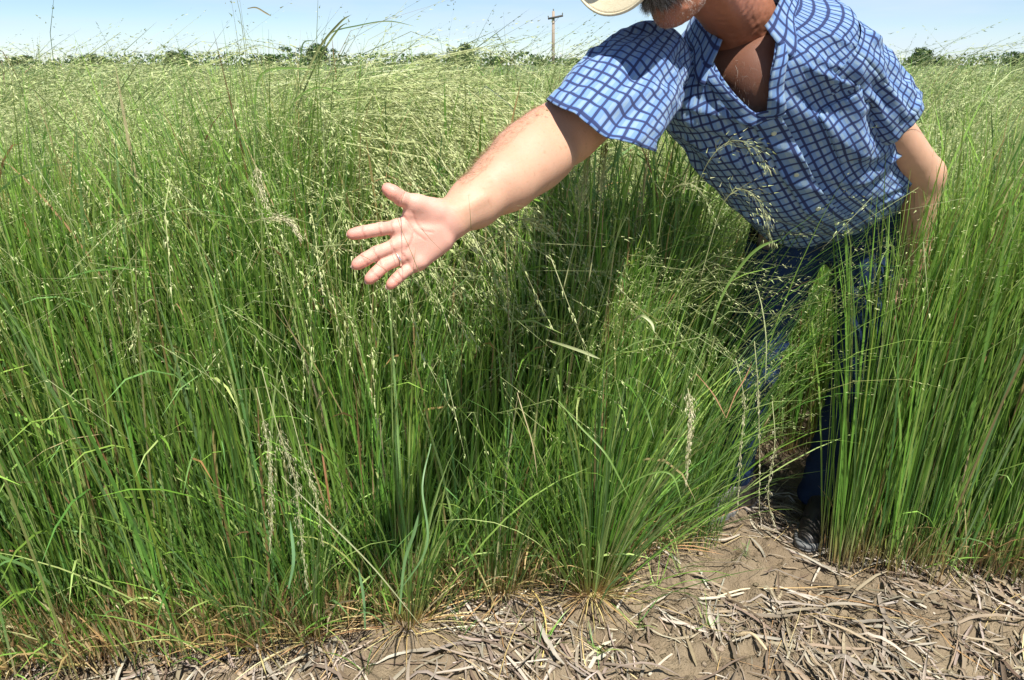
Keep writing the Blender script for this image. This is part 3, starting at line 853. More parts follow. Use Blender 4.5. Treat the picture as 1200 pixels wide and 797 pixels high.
def torso(t, th, off=0.0, folds=True):
    t = np.asarray(t, float).ravel(); th = np.asarray(th, float).ravel()
    c, X, F = tors_frame(t)
    a = np.interp(t, tt_, A_); b = np.interp(t, tt_, B_)
    # smooth the profile
    a = (np.interp(t - .012, tt_, A_) + a + np.interp(t + .012, tt_, A_)) / 3; b = (np.interp(t - .012, tt_, B_) + b + np.interp(t + .012, tt_, B_)) / 3
    s, cth = np.sin(th), np.cos(th); e = .82
    sx = np.sign(s) * np.abs(s) ** e; cx = np.sign(cth) * np.abs(cth) ** e
    d = np.zeros(len(t))
    if folds:
        u = th * .2; w = (1 - smooth01((t - TL * .84) / .08)) * 1.0
        q1 = np.c_[u * 9 + t * 5, t * 3 - u * 2]
        d = d + w * (fbm(q1 * 1.2, 3, 91) - .5) * .030
        q2 = np.c_[u * 24 + t * 16 + 3 * vnoise(np.c_[u * 7, t * 7], 4), t * 5 - u * 4]
        d = d + w * (np.abs(vnoise(q2, 92) - .5) * -2 + .5) * .016
        # drag folds from the reaching armpit across to the waist
        for (t0, u0, t1, u1, wd, hh) in ((.80, -.30, .25, -.10, .020, .012), (.76, -.27, .15, -.20, .022, .014), (.88, -.16, .40, -.02, .018, .010), (.70, -.32, .05, -.30, .02, .012), (.85, .2, .3, .08, .02, .010)):
            a0 = np.array([t0 * TL, u0]); b0 = np.array([t1 * TL, u1]); ab = b0 - a0; pq = np.c_[t, u] - a0
            k = np.clip(pq @ ab / (ab @ ab), 0, 1); dist = np.linalg.norm(pq - k[:, None] * ab, axis=1)
            d = d + hh * np.exp(-(dist / wd) ** 2) * np.sin(np.pi * np.clip(k, .05, 1))
        d = d + .02 * np.exp(-((t - .05) / .05) ** 2)
    rr = 1.0
    pos = c + X * (sx * (a + d + off))[:, None] + F * (cx * (b + d + off))[:, None]
    # belly hangs forward away from the body while he leans
    hang = np.exp(-((t - TL * .38) / (TL * .22)) ** 2) * np.clip(cth, 0, 1) ** 1.5
    pos = pos + (F * .035 + np.array([0, 0, -.028])) * hang[:, None]
    return pos
TV = TL * .74                       # bottom of the open neck
def vhalf(t):
    t = np.asarray(t, float); f = np.clip((t - TV) / (TL * 1.04 - TV), 0, 1)
    wdt = .004 + .060 * f ** .9
    return np.arcsin(np.clip(wdt / np.interp(t, tt_, A_), -1, .95)) + .25 * f ** 3
def solid(o, th=.0016, off=-1):
    m = o.modifiers.new('thickness', 'SOLIDIFY'); m.thickness = th; m.offset = off; return o
def patch(name, fn, us, vs, uvf, mat, parent, th=.0016, smooth=True):
    U, Vv = np.meshgrid(us, vs); pos = fn(U.ravel(), Vv.ravel()); uv = uvf(U.ravel(), Vv.ravel())
    idx = np.arange(U.size).reshape(U.shape)
    F = np.stack([idx[:-1, :-1], idx[:-1, 1:], idx[1:, 1:], idx[1:, :-1]], -1).reshape(-1, 4)
    # outward facing
    me = mesh_np(name, local(pos, parent), F, uv=uv, smooth=smooth)
    o = link(name, me, mat, parent)
    if th: solid(o, th, 0)
    return o
shirt_t = np.linspace(-.03, TL * 1.02, 130)
def torso_open(sgn_u, t):
    # u in 0..1 runs from his right edge of the opening round the back to the left edge
    vh = np.where(t > TV, vhalf(t), .004)
    th = np.where(sgn_u < 0, 0, 0) + vh + (2 * np.pi - 2 * vh) * sgn_u
    return torso(t, np.where(th > np.pi, th - 2 * np.pi, th)), th
def fn_t(u, t): return torso_open(u, t)[0]
def uv_t(u, t):
    th = torso_open(u, t)[1]; th = np.where(th > np.pi, th - 2 * np.pi, th)
    return np.c_[th * .205, t]
us = np.linspace(0, 1, 200)
U, T = np.meshgrid(us, shirt_t)
pos, th = torso_open(U.ravel(), T.ravel())
thw = np.where(th > np.pi, th - 2 * np.pi, th)
idx = np.arange(U.size).reshape(U.shape); F = np.stack([idx[:-1, :-1], idx[:-1, 1:], idx[1:, 1:], idx[1:, :-1]], -1).reshape(-1, 4)
# faces that cross the back seam in uv
jump = np.abs(thw[F[:, 0]] - thw[F[:, 1]]) > 3
me = mesh_np('shirt', local(pos, person), F[~jump], uv=np.c_[thw * .205, T.ravel()], smooth=True)
shirt = solid(link('shirt', me, M_PLAID, person), .0016, 0)
bk = F[jump]
if len(bk):
    me = mesh_np('back_seam', local(pos, shirt.parent), bk, uv=np.c_[thw * 0, T.ravel()], smooth=True); solid(link('back_seam', me, M_PLAID, shirt), .0016, 0)
M_DARKSKIN = None
# sleeves
def sleeve(name, A0, A1, a_ax, r0, r1, hemscale, L0, seed, mat=M_PLAID, nt_=70, ns=96):
    """A0 shoulder point, A1 hem centre, a_ax major axis of the hem, r0/r1 lists (major, minor) at shoulder/hem"""
    ax = nrm(A1 - A0); 
    e1 = nrm(a_ax - ax * (a_ax @ ax)) ; e2 = np.cross(ax, e1)
    Lg = np.linalg.norm(A1 - A0)
    vdir = nrm(A1 - CAMP) if hemscale else ax * 0
    sl2 = r1[1] * float(ax @ vdir) / float(e2 @ vdir) * 1.12 if hemscale else 0
    def f(u, v):
        th = u * 2 * np.pi; f_ = np.clip(v, 0, 1)
        ra = r0[0] + (r1[0] - r0[0]) * f_ ** .8; rb = r0[1] + (r1[1] - r0[1]) * f_
        x = np.cos(th); y = np.sin(th)
        arc = th * .09
        ww = smooth01(f_ / .15)
        d = (fbm(np.c_[np.cos(th) * 1.6 + f_ * .8, np.sin(th) * 1.6, f_ * 2.2], 3, seed) - .5) * .030 * ww
        q = np.c_[np.cos(th) * 2.2 + f_ * 2.0, np.sin(th) * 2.2 - f_ * 1.0, f_ * 5.5 + np.cos(th) * 1.5]
        d = d + (.5 - 2 * np.abs(vnoise(q, seed + 1) - .5)) * .020 * ww * (1 - .55 * smooth01((f_ - .8) / .2))
        band = smooth01((v - (1 - .026 / Lg)) / .008) * .0022
        d = d + band - .0012 * np.exp(-((v - (1 - .027 / Lg)) / .01) ** 2)
        # slanting hem
        slant = hemscale * x * f_ ** 2 + sl2 * y * f_ ** 3
        cen = A0 + ax * ((f_ * Lg + slant)[:, None])
        return cen + e1 * ((ra + d) * x)[:, None] + e2 * ((rb + d) * y)[:, None]
    def uv(u, v): return np.c_[u * 2 * np.pi * .098, v * Lg]
    return patch(name, f, np.linspace(0, 1, ns), np.linspace(-.34, 1, nt_), uv, mat, person, .0018)
hemL, hemR = P(638, 129, 1.42), P(769, 163, 1.42)
A1 = (hemL + hemR) / 2; A0 = P(764, 70, 1.62)
slv = sleeve('sleeve', A0, A1, hemR - hemL, (.088, .084), (float(np.linalg.norm(hemR - hemL)) / 2 * .98, .086), .012, 0, 101)
ld = nrm(LE - LS); A0l = LS - Xs * .035 - Us * .01; A1l = LS + ld * .24
slv2 = sleeve('sleeve', A0l, A1l, np.array([.4, -.9, 0]), (.092, .088), (.085, .078), .0, 0, 131)
# collar, placket, pocket, buttons
def collar(sgn):
    n = 60; th = np.linspace(.33, np.pi, n); rows = 12
    v = np.linspace(0, 1, rows)
    TH, W = np.meshgrid(th, v)
    tipw = np.exp(-((TH - .33) / .35) ** 2)
    width = .046 + .030 * tipw
    ttop = TL * 1.045 - .034 * np.exp(-((TH - .2) / .5) ** 2)
    t = ttop - W * width
    off = .006 + .013 * np.sin(np.pi * np.clip(W, 0, 1) * .8 + .5) * (1 - .35 * W)
    tht = TH - tipw * W * .10 + .16 * W * tipw
    pos = torso(t.ravel(), sgn * tht.ravel(), off.ravel(), folds=False)
    idx = np.arange(TH.size).reshape(TH.shape); F = np.stack([idx[:-1, :-1], idx[:-1, 1:], idx[1:, 1:], idx[1:, :-1]], -1).reshape(-1, 4)
    uv = np.c_[sgn * TH.ravel() * .11, W.ravel() * .05 + .4]
    o = link('collar', mesh_np('collar', local(pos, person), F, uv=uv, smooth=True), M_PLAID, shirt)
    solid(o, .003, 0); return o
shirt_loc0 = True
collar(-1); collar(1)
def edge_strip(sgn, w, off, t0, t1, name='placket'):
    n = 70; t = np.linspace(t0, t1, n); v = np.linspace(0, 1, 8)
    T, W = np.meshgrid(t, v)
    vh = np.where(T > TV, vhalf(T), .0)
    arc = W * w / np.maximum(np.interp(T, tt_, A_), .08)
    th = sgn * (vh + arc - .01)
    lift = off + .005 * np.sin(np.pi * W) + (.010 * (1 - W) * smooth01((T - TV) / .1))
    pos = torso(T.ravel(), th.ravel(), lift.ravel())
    idx = np.arange(T.size).reshape(T.shape); F = np.stack([idx[:-1, :-1], idx[:-1, 1:], idx[1:, 1:], idx[1:, :-1]], -1).reshape(-1, 4)
    o = link(name, mesh_np(name, local(pos, person), F, uv=np.c_[sgn * W.ravel() * w + .013, T.ravel()], smooth=True), M_PLAID, shirt); solid(o, .003, 0); return o
edge_strip(-1, .034, .005, TV - .01, TL * .99); edge_strip(1, .030, .004, TV - .01, TL * .99)
# closed front below the opening
t = np.linspace(-.02, TV + .01, 120); v = np.linspace(-1, 1, 10); T, W = np.meshgrid(t, v)
pos = torso(T.ravel(), (W * .017 / .2 + .0).ravel(), .0045 + .001 * (1 - W.ravel() ** 4))
idx = np.arange(T.size).reshape(T.shape); F = np.stack([idx[:-1, :-1], idx[:-1, 1:], idx[1:, 1:], idx[1:, :-1]], -1).reshape(-1, 4)
solid(link('placket', mesh_np('placket', local(pos, person), F, uv=np.c_[W.ravel() * .017, T.ravel() + .006], smooth=True), M_PLAID, shirt), .003, 0)
M_BUT = flat_mat('button', (.50, .55, .42), .35)
for tb in np.linspace(TV - .045, .03, 5):
    c0 = torso([tb], [0.], .0075)[0]; nrmv = tors_frame(np.array([tb]))[2][0]
    V, Fb = tube(np.array([c0 - nrmv * .001, c0 + nrmv * .0015, c0 + nrmv * .0028, c0 + nrmv * .0028 + nrmv * .0002]), np.array([.0058, .0060, .0052, .004]), 12)
    link('button', mesh_np('button', local(V, person), Fb, smooth=False), M_BUT, shirt)
# chest pockets
def pocket(th0, t0):
    w, h_ = .058, .125
    v = np.linspace(0, 1, 24); u = np.linspace(-1, 1, 24); Uu, Vv2 = np.meshgrid(u, v)
    th = th0 + Uu * w / .215; t = t0 + Vv2 * h_ + (np.abs(Uu) - 1) * .018 * (1 - Vv2)
    pos = torso(t.ravel(), th.ravel(), .0035)
    idx = np.arange(Uu.size).reshape(Uu.shape); F = np.stack([idx[:-1, :-1], idx[:-1, 1:], idx[1:, 1:], idx[1:, :-1]], -1).reshape(-1, 4)
    solid(link('pocket', mesh_np('pocket', local(pos, person), F, uv=np.c_[th.ravel() * .205, t.ravel()], smooth=True), M_PLAID, shirt), .0025, 0)
pocket(-.62, TL * .48); pocket(.62, TL * .48)

# ---- jeans
def jwr(p):
    d = (fbm(p * np.array([9, 9, 14]), 3, 201) - .5) * .020 + (.5 - np.abs(vnoise(p * np.array([12, 12, 26]), 202) - .5) * 2) * .010
    return -d
JP = [cap(PEL - PX * .055, PEL + PX * .055, .135, .135, .06, Fs_, 1.05), cap(RHIP + np.array([0, 0, .03]), RKN, .108, .080, .05), cap(LHIP + np.array([0, 0, .03]), LKN, .108, .080, .05),
      cap(RKN, RANK + np.array([0, .01, -.02]), .080, .066, .03), cap(LKN, LANK + np.array([0, .01, -.02]), .080, .066, .03)]
allj = np.array([PEL, RHIP, LHIP, RANK, LANK])
JV, JF = sdf_mesh(JP, allj.min(0) - .2, allj.max(0) + .2, .0095, nb=6, extra=jwr)
kz = JV[:, 2]
JV = JV.copy(); top_cut = PEL[2] + .085
JVz = (JV - PEL) @ SPINE_UP
keepf = (JVz[JF].max(1) < .062) & (JV[JF][:, :, 2].min(1) > .045)
M_DENIM = flat_mat('denim', (.008, .017, .045), .9, 0, .2, (700., .5, .0015, 3), (14., (.018, .042, .11)))
jeans = link('jeans', mesh_np('jeans', local(JV, person), JF[keepf], smooth=True), M_DENIM, person); solid(jeans, .003, -1)
# belt
th = np.linspace(0, 2 * np.pi, 80); rows = np.array([[-.006, 0], [-.004, .004], [.030, .004], [.032, 0]])
bp_ = [torso(np.full(80, .008 + r), np.where(th > np.pi, th - 2 * np.pi, th), -.022 + o_, folds=False) for r, o_ in rows]
BVv = np.vstack(bp_); idx = np.arange(320).reshape(4, 80)
F = np.stack([idx[:-1, :-1], idx[:-1, 1:], idx[1:, 1:], idx[1:, :-1]], -1).reshape(-1, 4)
solid(link('belt', mesh_np('belt', local(BVv, person), F, smooth=True), flat_mat('leather_belt', (.06, .03, .015), .45), person), .003, 0)
# ---- shoes
M_SHOE = flat_mat('black_leather', (.014, .014, .016), .42, 0, .45, (240., .5, .0015, 3), (30., (.075, .062, .048)))
M_SOLE = flat_mat('shoe_sole', (.17, .17, .165), .75, 0, .3, (90., .5, .002, 3))
def shoe(foot, d):
    d = nrm(np.array([d[0], d[1], 0.])); s = np.array([-d[1], d[0], 0.]); z0 = float(gz(foot[0], foot[1])[0]) + .006
    O = np.array([foot[0], foot[1], z0])
    def q(f, l, u): return O + d * f + s * l + np.array([0, 0, u])
    up = [cap(q(-.06, 0, .052), q(.08, .004, .046), .040, .038, .03), cap(q(.08, .004, .042), q(.145, .004, .034), .040, .034, .02, (0, 0, 1), 1.12),
          cap(q(-.075, 0, .045), q(-.055, 0, .11), .037, .040, .03), cap(q(-.05, 0, .10), q(.04, 0, .068), .038, .034, .03),
          cap(q(.085, -.035, .075), q(.085, .035, .075), .0025, .0025, .006, sub=True), cap(q(-.055, 0, .16), q(-.055, 0, .125), .030, .030, .008, sub=True),
          ell(q(.03, 0, -.01), (.4, .4, .028), k=.004, sub=True)]
    V, F = sdf_mesh(up, O - .26, O + np.array([.26, .26, .2]), .0036, extra=lambda p: -(fbm(p * 34, 3, 8) - .5) * .0030)
    sh = link('shoe', mesh_np('shoe', local(V, person), F, smooth=True), M_SHOE, person)
    # sole: outline swept in height
    a = np.linspace(0, 2 * np.pi, 64, endpoint=False)
    fx = .035 + .158 * np.cos(a); wy = (.041 + .012 * smooth01((fx + .02) / .1) - .003) * np.sign(np.sin(a)) * np.abs(np.sin(a)) ** .62
    rows = [(0.93, .0), (1.0, .004), (1.0, .010), (.985, .012), (1.01, .015), (1.01, .025), (.96, .029)]
    Vs = []
    for sc_, zz_ in rows:
        toe = .010 * smooth01((fx - .12) / .07)
        Vs.append(O + d * (.035 + (fx - .035) * sc_)[:, None] + s * (wy * sc_)[:, None] + np.array([0, 0, 1.]) * (zz_ + toe)[:, None])
    Vs = np.vstack(Vs); n = 64; idx = np.arange(len(rows) * n).reshape(-1, n); j = np.roll(idx, -1, 1)
    F = np.stack([idx[:-1], j[:-1], j[1:], idx[1:]], -1).reshape(-1, 4)
    F2 = np.array([[idx[r_, k], idx[r_, k + 1], idx[r_, n - 2 - k], idx[r_, (n - 1 - k)]] for r_ in (0, len(rows) - 1) for k in range(0, n // 2 - 1)])
    link('sole', mesh_np('sole', local(Vs, person), np.vstack([F, F2])), M_SOLE, sh)
    M_L = M_SOLE
    for k, f in enumerate((.015, .035, .055)):
        zt = .112 - f * .62
        p = [q(f, -.020, zt - .012), q(f + .004, -.008, zt), q(f + .006, .008, zt), q(f + .002, .020, zt - .012)]
        V, F = tube(catmull(p, 4), .0020, 6); link('lace', mesh_np('lace', local(V, person), F, smooth=True), bpy.data.materials.get('lace') or flat_mat('lace', (.02, .02, .02), .8), sh)
shoe(RFOOT, (-.86, -.42)); shoe(LFOOT, (-.55, -.80))

# ---- hat
M_HAT = flat_mat('straw_hat', (.74, .66, .47), .7, 0, .3, (520., .6, .0012, 2), (160., (.60, .50, .32)))
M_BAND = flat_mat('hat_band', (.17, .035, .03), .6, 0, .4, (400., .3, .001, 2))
HT = hd(0, -.012, .062); hu = nrm(HU + HF * .27); hf = nrm(HF - hu * (HF @ hu)); hx = nrm(np.cross(hf, hu)); hx = hx if hx @ HX > 0 else -hx
def brim(u, v):
    a = u * 2 * np.pi; r = np.clip(v, 0, 1)
    rx = .083 + (.215 - .083) * r; rf = .103 + (.215 - .103) * r
    x = np.cos(a); y = np.sin(a)
    lift = .085 * np.abs(x) ** 2.2 * r ** 2.0 - .026 * np.abs(y) ** 2 * r ** 1.6
    sx_ = rx * x * (1 - .16 * r ** 2 * np.abs(x))
    return HT + hx * sx_[:, None] + hf * (rf * y)[:, None] + hu * lift[:, None]
uvn = lambda u, v: np.c_[u, v]
hat = patch('hat', brim, np.linspace(0, 1, 97), np.linspace(0, 1, 18), uvn, M_HAT, person, .003)
a = np.linspace(0, 2 * np.pi, 120); V, F = tube(brim(a / (2 * np.pi), np.ones(120)), .0030, 8, cap=False)
link('brim_edge', mesh_np('brim_edge', local(V, person), F, smooth=True), M_HAT, hat)
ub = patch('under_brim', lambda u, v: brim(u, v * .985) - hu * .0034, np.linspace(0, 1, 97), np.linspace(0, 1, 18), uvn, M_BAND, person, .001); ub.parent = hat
def crown(u, v):
    a = u * 2 * np.pi; x = np.cos(a); y = np.sin(a)
    h = np.interp(v, [0, .55, .8, .9, 1], [0, .10, .118, .115, .09]); rr = np.interp(v, [0, .3, .55, .8, .92, 1], [1, .97, .90, .72, .42, 0.02])
    dent = .012 * np.exp(-((v - .75) / .25) ** 2) * np.clip(y, 0, 1) * np.abs(x)
    h = h + .010 * y * v
    return HT + hx * (.083 * rr * x - dent * np.sign(x))[:, None] + hf * (.103 * rr * y)[:, None] + hu * h[:, None]
link_c = patch('crown', crown, np.linspace(0, 1, 73), np.linspace(0, 1, 26), uvn, M_HAT, person, .003); link_c.parent = hat
def band(u, v):
    p = crown(u, v * .22 + .01); o = p - HT; o = o - (o @ hu)[:, None] * hu; return p + nrm(o) * .0035
bd = patch('band', band, np.linspace(0, 1, 73), np.linspace(0, 1, 5), uvn, M_BAND, person, .002); bd.parent = hat
# grey stubble over chin and jaw
# eyes
M_EYE = flat_mat('eye', (.75, .72, .68), .15); M_IRIS = flat_mat('iris', (.10, .16, .22), .1)
for s in (-1, 1):
    V, F = sdf_mesh([ell(hd(s * .032, .0755, .0085), (.0120, .0120, .0120), HA)], hd(s * .032, .0755, .0085) - .02, hd(s * .032, .0755, .0085) + .02, .0015)
    e = link('eye', mesh_np('eye', local(V, person), F, smooth=True), M_EYE, person)
    V, F = sdf_mesh([ell(hd(s * .032, .0845, .0070), (.0052, .0034, .0052), HA)], hd(s * .032, .0845, .007) - .01, hd(s * .032, .0845, .007) + .01, .0008)
    link('iris', mesh_np('iris', local(V, person), F, smooth=True), M_IRIS, e)
# hair, mustache, eyebrows: single strands
def strands(name, roots, dirs, L, w, colors, grav=0.3, K=4, curl=.2):
    N = len(roots); s = np.linspace(0, 1, K + 1)[None, :, None]
    g = np.array([0, 0, -1.]) * grav
    c = roots[:, None] + L[:, None, None] * (dirs[:, None] * s + g * s ** 2 * .5 + rng.normal(size=(N, 1, 3)) * curl * s ** 2 * .5)
    t = nrm(c[:, -1] - c[:, 0]); r = nrm(np.cross(t, rng.normal(size=(N, 3))))[:, None] * (w[:, None] * (1 - .8 * s[0, :, 0][None]))[..., None] * .5
    V = np.stack([c - r, c + r], 2); idx = np.arange(N * (K + 1) * 2).reshape(N, K + 1, 2)
    F = np.stack([idx[:-1 if 0 else None, :-1, 0], idx[:, :-1, 1], idx[:, 1:, 1], idx[:, 1:, 0]], -1).reshape(-1, 4)
    C = np.repeat(np.repeat(colors[:, None, None], K + 1, 1), 2, 2).reshape(-1, 3)
    return link(name, mesh_np(name, local(V.reshape(-1, 3), person), F, C), M_HAIR, person)
M_HAIR = vcol_mat('hair', .45, 0, .4)
def onhead(p, d=None):
    # push points onto the head surface along HF
    q = p.copy()
    for _ in range(24):
        e = field(head, q); q = q - HF * np.clip(-e, -.02, .02)[:, None] * -1.0 * -1.0 if False else q + HF * (-e)[:, None] * .8
    return q
N = 2600
xx_ = rng.normal(0, .021, N).clip(-.046, .046); uu_ = -.040 + rng.normal(0, .0055, N) - np.abs(xx_) * .28
r0 = HC + HX * xx_[:, None] + HU * uu_[:, None] + HF * .10
r0 = onhead(r0) - HF * .001
dm = nrm(HX * (np.sign(xx_) * (.25 + np.abs(xx_) * 14))[:, None] - HU * .9 + HF * rng.uniform(.1, .55, N)[:, None])
gcol = np.where(rng.random((N, 1)) < .42, np.array([[.62, .60, .55]]), np.array([[.045, .035, .028]])) * rng.uniform(.6, 1.2, (N, 1))
tag(strands('mustache', r0, dm, rng.uniform(.014, .027, N), np.full(N, .0007), gcol, .2), kind='stuff')
N = 2600; ax_ = rng.uniform(-1.25, 1.25, N); uu2 = rng.uniform(-.118, -.05, N)
rs = HC + HX * (np.sin(ax_) * .075)[:, None] + HF * (np.cos(ax_) * .10)[:, None] + HU * uu2[:, None]; ctr = HC + HU * uu2[:, None] * .8
dr_ = nrm(rs - ctr)
for _ in range(24): rs = rs - dr_ * field(head, rs)[:, None] * .8
tag(strands('stubble', rs, nrm(dr_ - HU * .9), rng.uniform(.0015, .004, N), np.full(N, .0004), np.where(rng.random((N, 1)) < .6, np.array([[.50, .48, .44]]), np.array([[.10, .07, .05]])), .1), kind='stuff')
N = 500
for s in (-1, 1):
    x_ = s * rng.uniform(.014, .050, N); u_ = .030 + .004 * rng.normal(size=N) - (np.abs(x_) - .03) ** 2 * 8
    r0 = onhead(HC + HX * x_[:, None] + HU * u_[:, None] + HF * .10)
    tag(strands('eyebrow', r0, nrm(HX * s + HU * rng.uniform(-.2, .5, N)[:, None] + HF * .3), rng.uniform(.006, .012, N), np.full(N, .0005), np.tile([.12, .10, .09], (N, 1)) * rng.uniform(.5, 3, (N, 1)), .1), kind='stuff')
N = 7000
aa = rng.uniform(np.pi * .56, np.pi * 1.5 + .06 * np.pi, N) ; aa = rng.uniform(-1, 1, N) * 2.05
x_ = .079 * np.sin(aa); f_ = -.015 - .099 * np.cos(aa); u_ = rng.uniform(-.055, .06, N)
ok = ~((np.abs(x_) > .06) & (f_ > -.01) & (u_ < .0))
x_, f_, u_ = x_[ok], f_[ok], u_[ok]; n = len(x_)
sh_ = np.sqrt(np.clip(1 - ((u_ - .045) / .115) ** 2, .1, 1)); rt = HC + HX * (x_ * sh_)[:, None] + HF * ((f_ + .015) * sh_ - .015)[:, None] + HU * u_[:, None]
dd_ = nrm(nrm(rt - HC) * .5 - HU * .9)
tag(strands('hair', rt, dd_, rng.uniform(.012, .024, n), np.full(n, .0008), np.where(rng.random((n, 1)) < .5, np.array([[.42, .40, .37]]), np.array([[.10, .08, .06]])) * rng.uniform(.6, 1.2, (n, 1)), .2), kind='stuff')
# a few grey hairs in the open collar
N = 260; q = NECK - Us * rng.uniform(.05, .17, N)[:, None] + Xs * rng.normal(0, .035, N)[:, None] + Fs_ * .2; q0 = q.copy()
for _ in range(24): q = q - Fs_ * field(low, q)[:, None] * .85
tag(strands('chest_hair', q, nrm(Fs_ * .5 - Us * .6 + rng.normal(size=(N, 3)) * .5), rng.uniform(.008, .020, N), np.full(N, .00035), np.tile([.30, .26, .22], (N, 1)) * rng.uniform(.3, 1.3, (N, 1)), .3), kind='stuff')
# fine hair on the forearm's back edge
N = 3200
ua = rng.random(N); base_ = st[1][0] * (1 - ua[:, None]) + st[4][0] * ua[:, None]
upv = nrm(np.cross(nrm(st[4][0] - st[1][0]), vn)); upv = upv if upv[2] > 0 else -upv
ph = rng.uniform(-.9, 1.6, N); dr = np.cos(ph)[:, None] * upv - np.sin(ph)[:, None] * vn; q = base_ + dr * .045
for _ in range(10): q = q - dr * field(arm, q)[:, None] * .8
tag(strands('arm_hair', q, nrm(dr * .5 - nrm(st[4][0] - st[1][0]) * .8 + rng.normal(size=(N, 3)) * .25), rng.uniform(.008, .016, N), np.full(N, .00025), np.tile([.25, .15, .08], (N, 1)), .3), kind='stuff')
# fingernails
M_NAIL = flat_mat('fingernail', (.62, .40, .33), .25)
for f, r_ in (('i', .0092), ('m', .0094), ('r', .009), ('p', .008), ('t', .0105)):
    tip, prv = (RH['tt'], RH['ti']) if f == 't' else (RH[f + '3'], RH[f + '2'])
    ax = nrm(tip - prv); sd = nrm(np.cross(ax, vn)); nb_ = -np.cross(sd, ax) if (np.cross(sd, ax) @ vn) > 0 else np.cross(sd, ax)
    V, F = sdf_mesh([ell(tip + ax * .001 + nb_ * r_ * .84, (.0056, .0075, .0022), np.array([sd, ax, nb_]))], tip - .022, tip + .022, .0011)
    link('fingernail', mesh_np('fingernail', local(V, person), F, smooth=True), M_NAIL, person)
# pale ring on the ring finger
ra = RH['r0'] * .62 + RH['r1'] * .38; axr = nrm(RH['r1'] - RH['r0']); s1 = nrm(np.cross(axr, vn)); s2 = np.cross(axr, s1)
a = np.linspace(0, 2 * np.pi, 49); V, F = tube(ra + np.cos(a)[:, None] * s1 * .0118 + np.sin(a)[:, None] * s2 * .0118, .0016, 8, cap=False)
link('ring', mesh_np('ring', local(V, person), F, smooth=True), flat_mat('ring_metal', (.85, .83, .76), .2, 1.0), person)

# ================================================================ far trees and the utility pole
M_BARK = flat_mat('bark', (.10, .075, .05), .9, 0, .2, (8., .8, .05, 4))
def make_tree(name, x, y, h, w, label, group, seed, dark=1.0, tr=.35):
    r = np.random.default_rng(seed)
    t = empty(name, (x, y, 0)); tag(t, label, 'tree', group)
    V, F = tube(np.array([[x, y, 0], [x + .05 * w, y, h * .3], [x - .03 * w, y, h * .62], [x, y, h * .85]]), np.array([.045, .038, .024, .01]) * h, 8)
    tr_ = link('trunk', mesh_np('trunk', local(V, t), F, smooth=True), M_BARK, t)
    for k in range(5):
        a = r.uniform(0, 6.28); z0 = h * r.uniform(.3, .5)
        V, F = tube(np.array([[x, y, z0], [x + math.cos(a) * w * .18, y + math.sin(a) * w * .18, z0 + h * .12], [x + math.cos(a) * w * .33, y + math.sin(a) * w * .33, z0 + h * .3]]), np.array([.018, .013, .006]) * h, 6)
        link('limb', mesh_np('limb', local(V, t), F, smooth=True), M_BARK, t)
    nc = 46; cc = np.c_[r.normal(0, .23 * w, nc), r.normal(0, .23 * w, nc), h * (tr + (1 - tr) * r.beta(1.6, 1.6, nc))]
    shr = np.sqrt(np.clip(1 - ((cc[:, 2] / h - (tr + .28)) / .58) ** 2, .15, 1)); cc[:, :2] *= shr[:, None]
    per = 100; rad = h * r.uniform(.09, .19, nc)
    d = nrm(r.normal(size=(nc, per, 3))) * (r.random((nc, per, 1)) ** .4)
    p = (cc[:, None] + d * rad[:, None, None] * np.array([1.25, 1.25, .85])).reshape(-1, 3) + np.array([x, y, 0])
    n = len(p); s = h * .038
    a = nrm(r.normal(size=(n, 3))); b = nrm(np.cross(a, r.normal(size=(n, 3))))
    s_ = s * r.uniform(.5, 1.3, (n, 1))
    V = np.stack([p - a * s_, p - b * s_ * .6, p + a * s_, p + b * s_ * .6], 1).reshape(-1, 3)
    c = np.array([.050, .095, .028]) * dark * r.uniform(.6, 1.5, (n, 1)) * (1 + r.uniform(-.15, .15, (n, 3)))
    link('crown', mesh_np('crown', local(V, t), np.arange(n * 4).reshape(n, 4), np.repeat(c, 4, 0)), M_LEAF, t)
    return t
def at(px, D):                   # ground place under a horizon pixel
    return (px - 600) / FPX * D, D * 1.0
TL_ = [(334, 66, 150, 44, 'dark rounded tree on the horizon behind the tallest arching grass'), (385, 58, 150, 60, 'broad dark tree on the horizon right of the bundle of bent seed stems'),
       (548, 57, 140, 34, 'domed dark green tree standing clear on the horizon left of the pole'), (508, 66, 170, 26, 'small low tree left of the domed tree on the horizon'), (583, 68, 180, 24, 'low faint tree just right of the domed tree on the horizon'),
       (632, 70, 190, 22, 'tiny low tree on the horizon left beside the pole foot'), (668, 70, 160, 26, 'yellow green low tree just right of the pole foot')]
for k, (px, py, D, wpx, lab) in enumerate(TL_):
    x, y = at(px, D / 1.0); h = (76 - py) / FPX * D * 1.06 + 1.45; w = wpx / FPX * D
    make_tree('horizon_tree', x, y, h, w, lab, 'trees on the horizon', 300 + k, 1.0 if k < 6 else 1.6, .2)
left_l = ['leftmost tree on the horizon over the grass', 'second tree from the left edge on the horizon', 'third tree from the left edge on the horizon']
for k, px in enumerate((60, 140, 235)):
    x, y = at(px, 165); make_tree('horizon_tree', x, y, 3.2 + .5 * k, 7, left_l[k], 'trees on the horizon', 330 + k, 1.0, .2)
for k, (px, lab) in enumerate(((1050, 'tree on the horizon right of the man'), (1150, 'tree on the horizon at the right edge of the view'))):
    x, y = at(px, 150); make_tree('horizon_tree', x, y, 4.2 - k * .6, 8, lab, 'trees on the horizon', 340 + k, 1.0, .2)
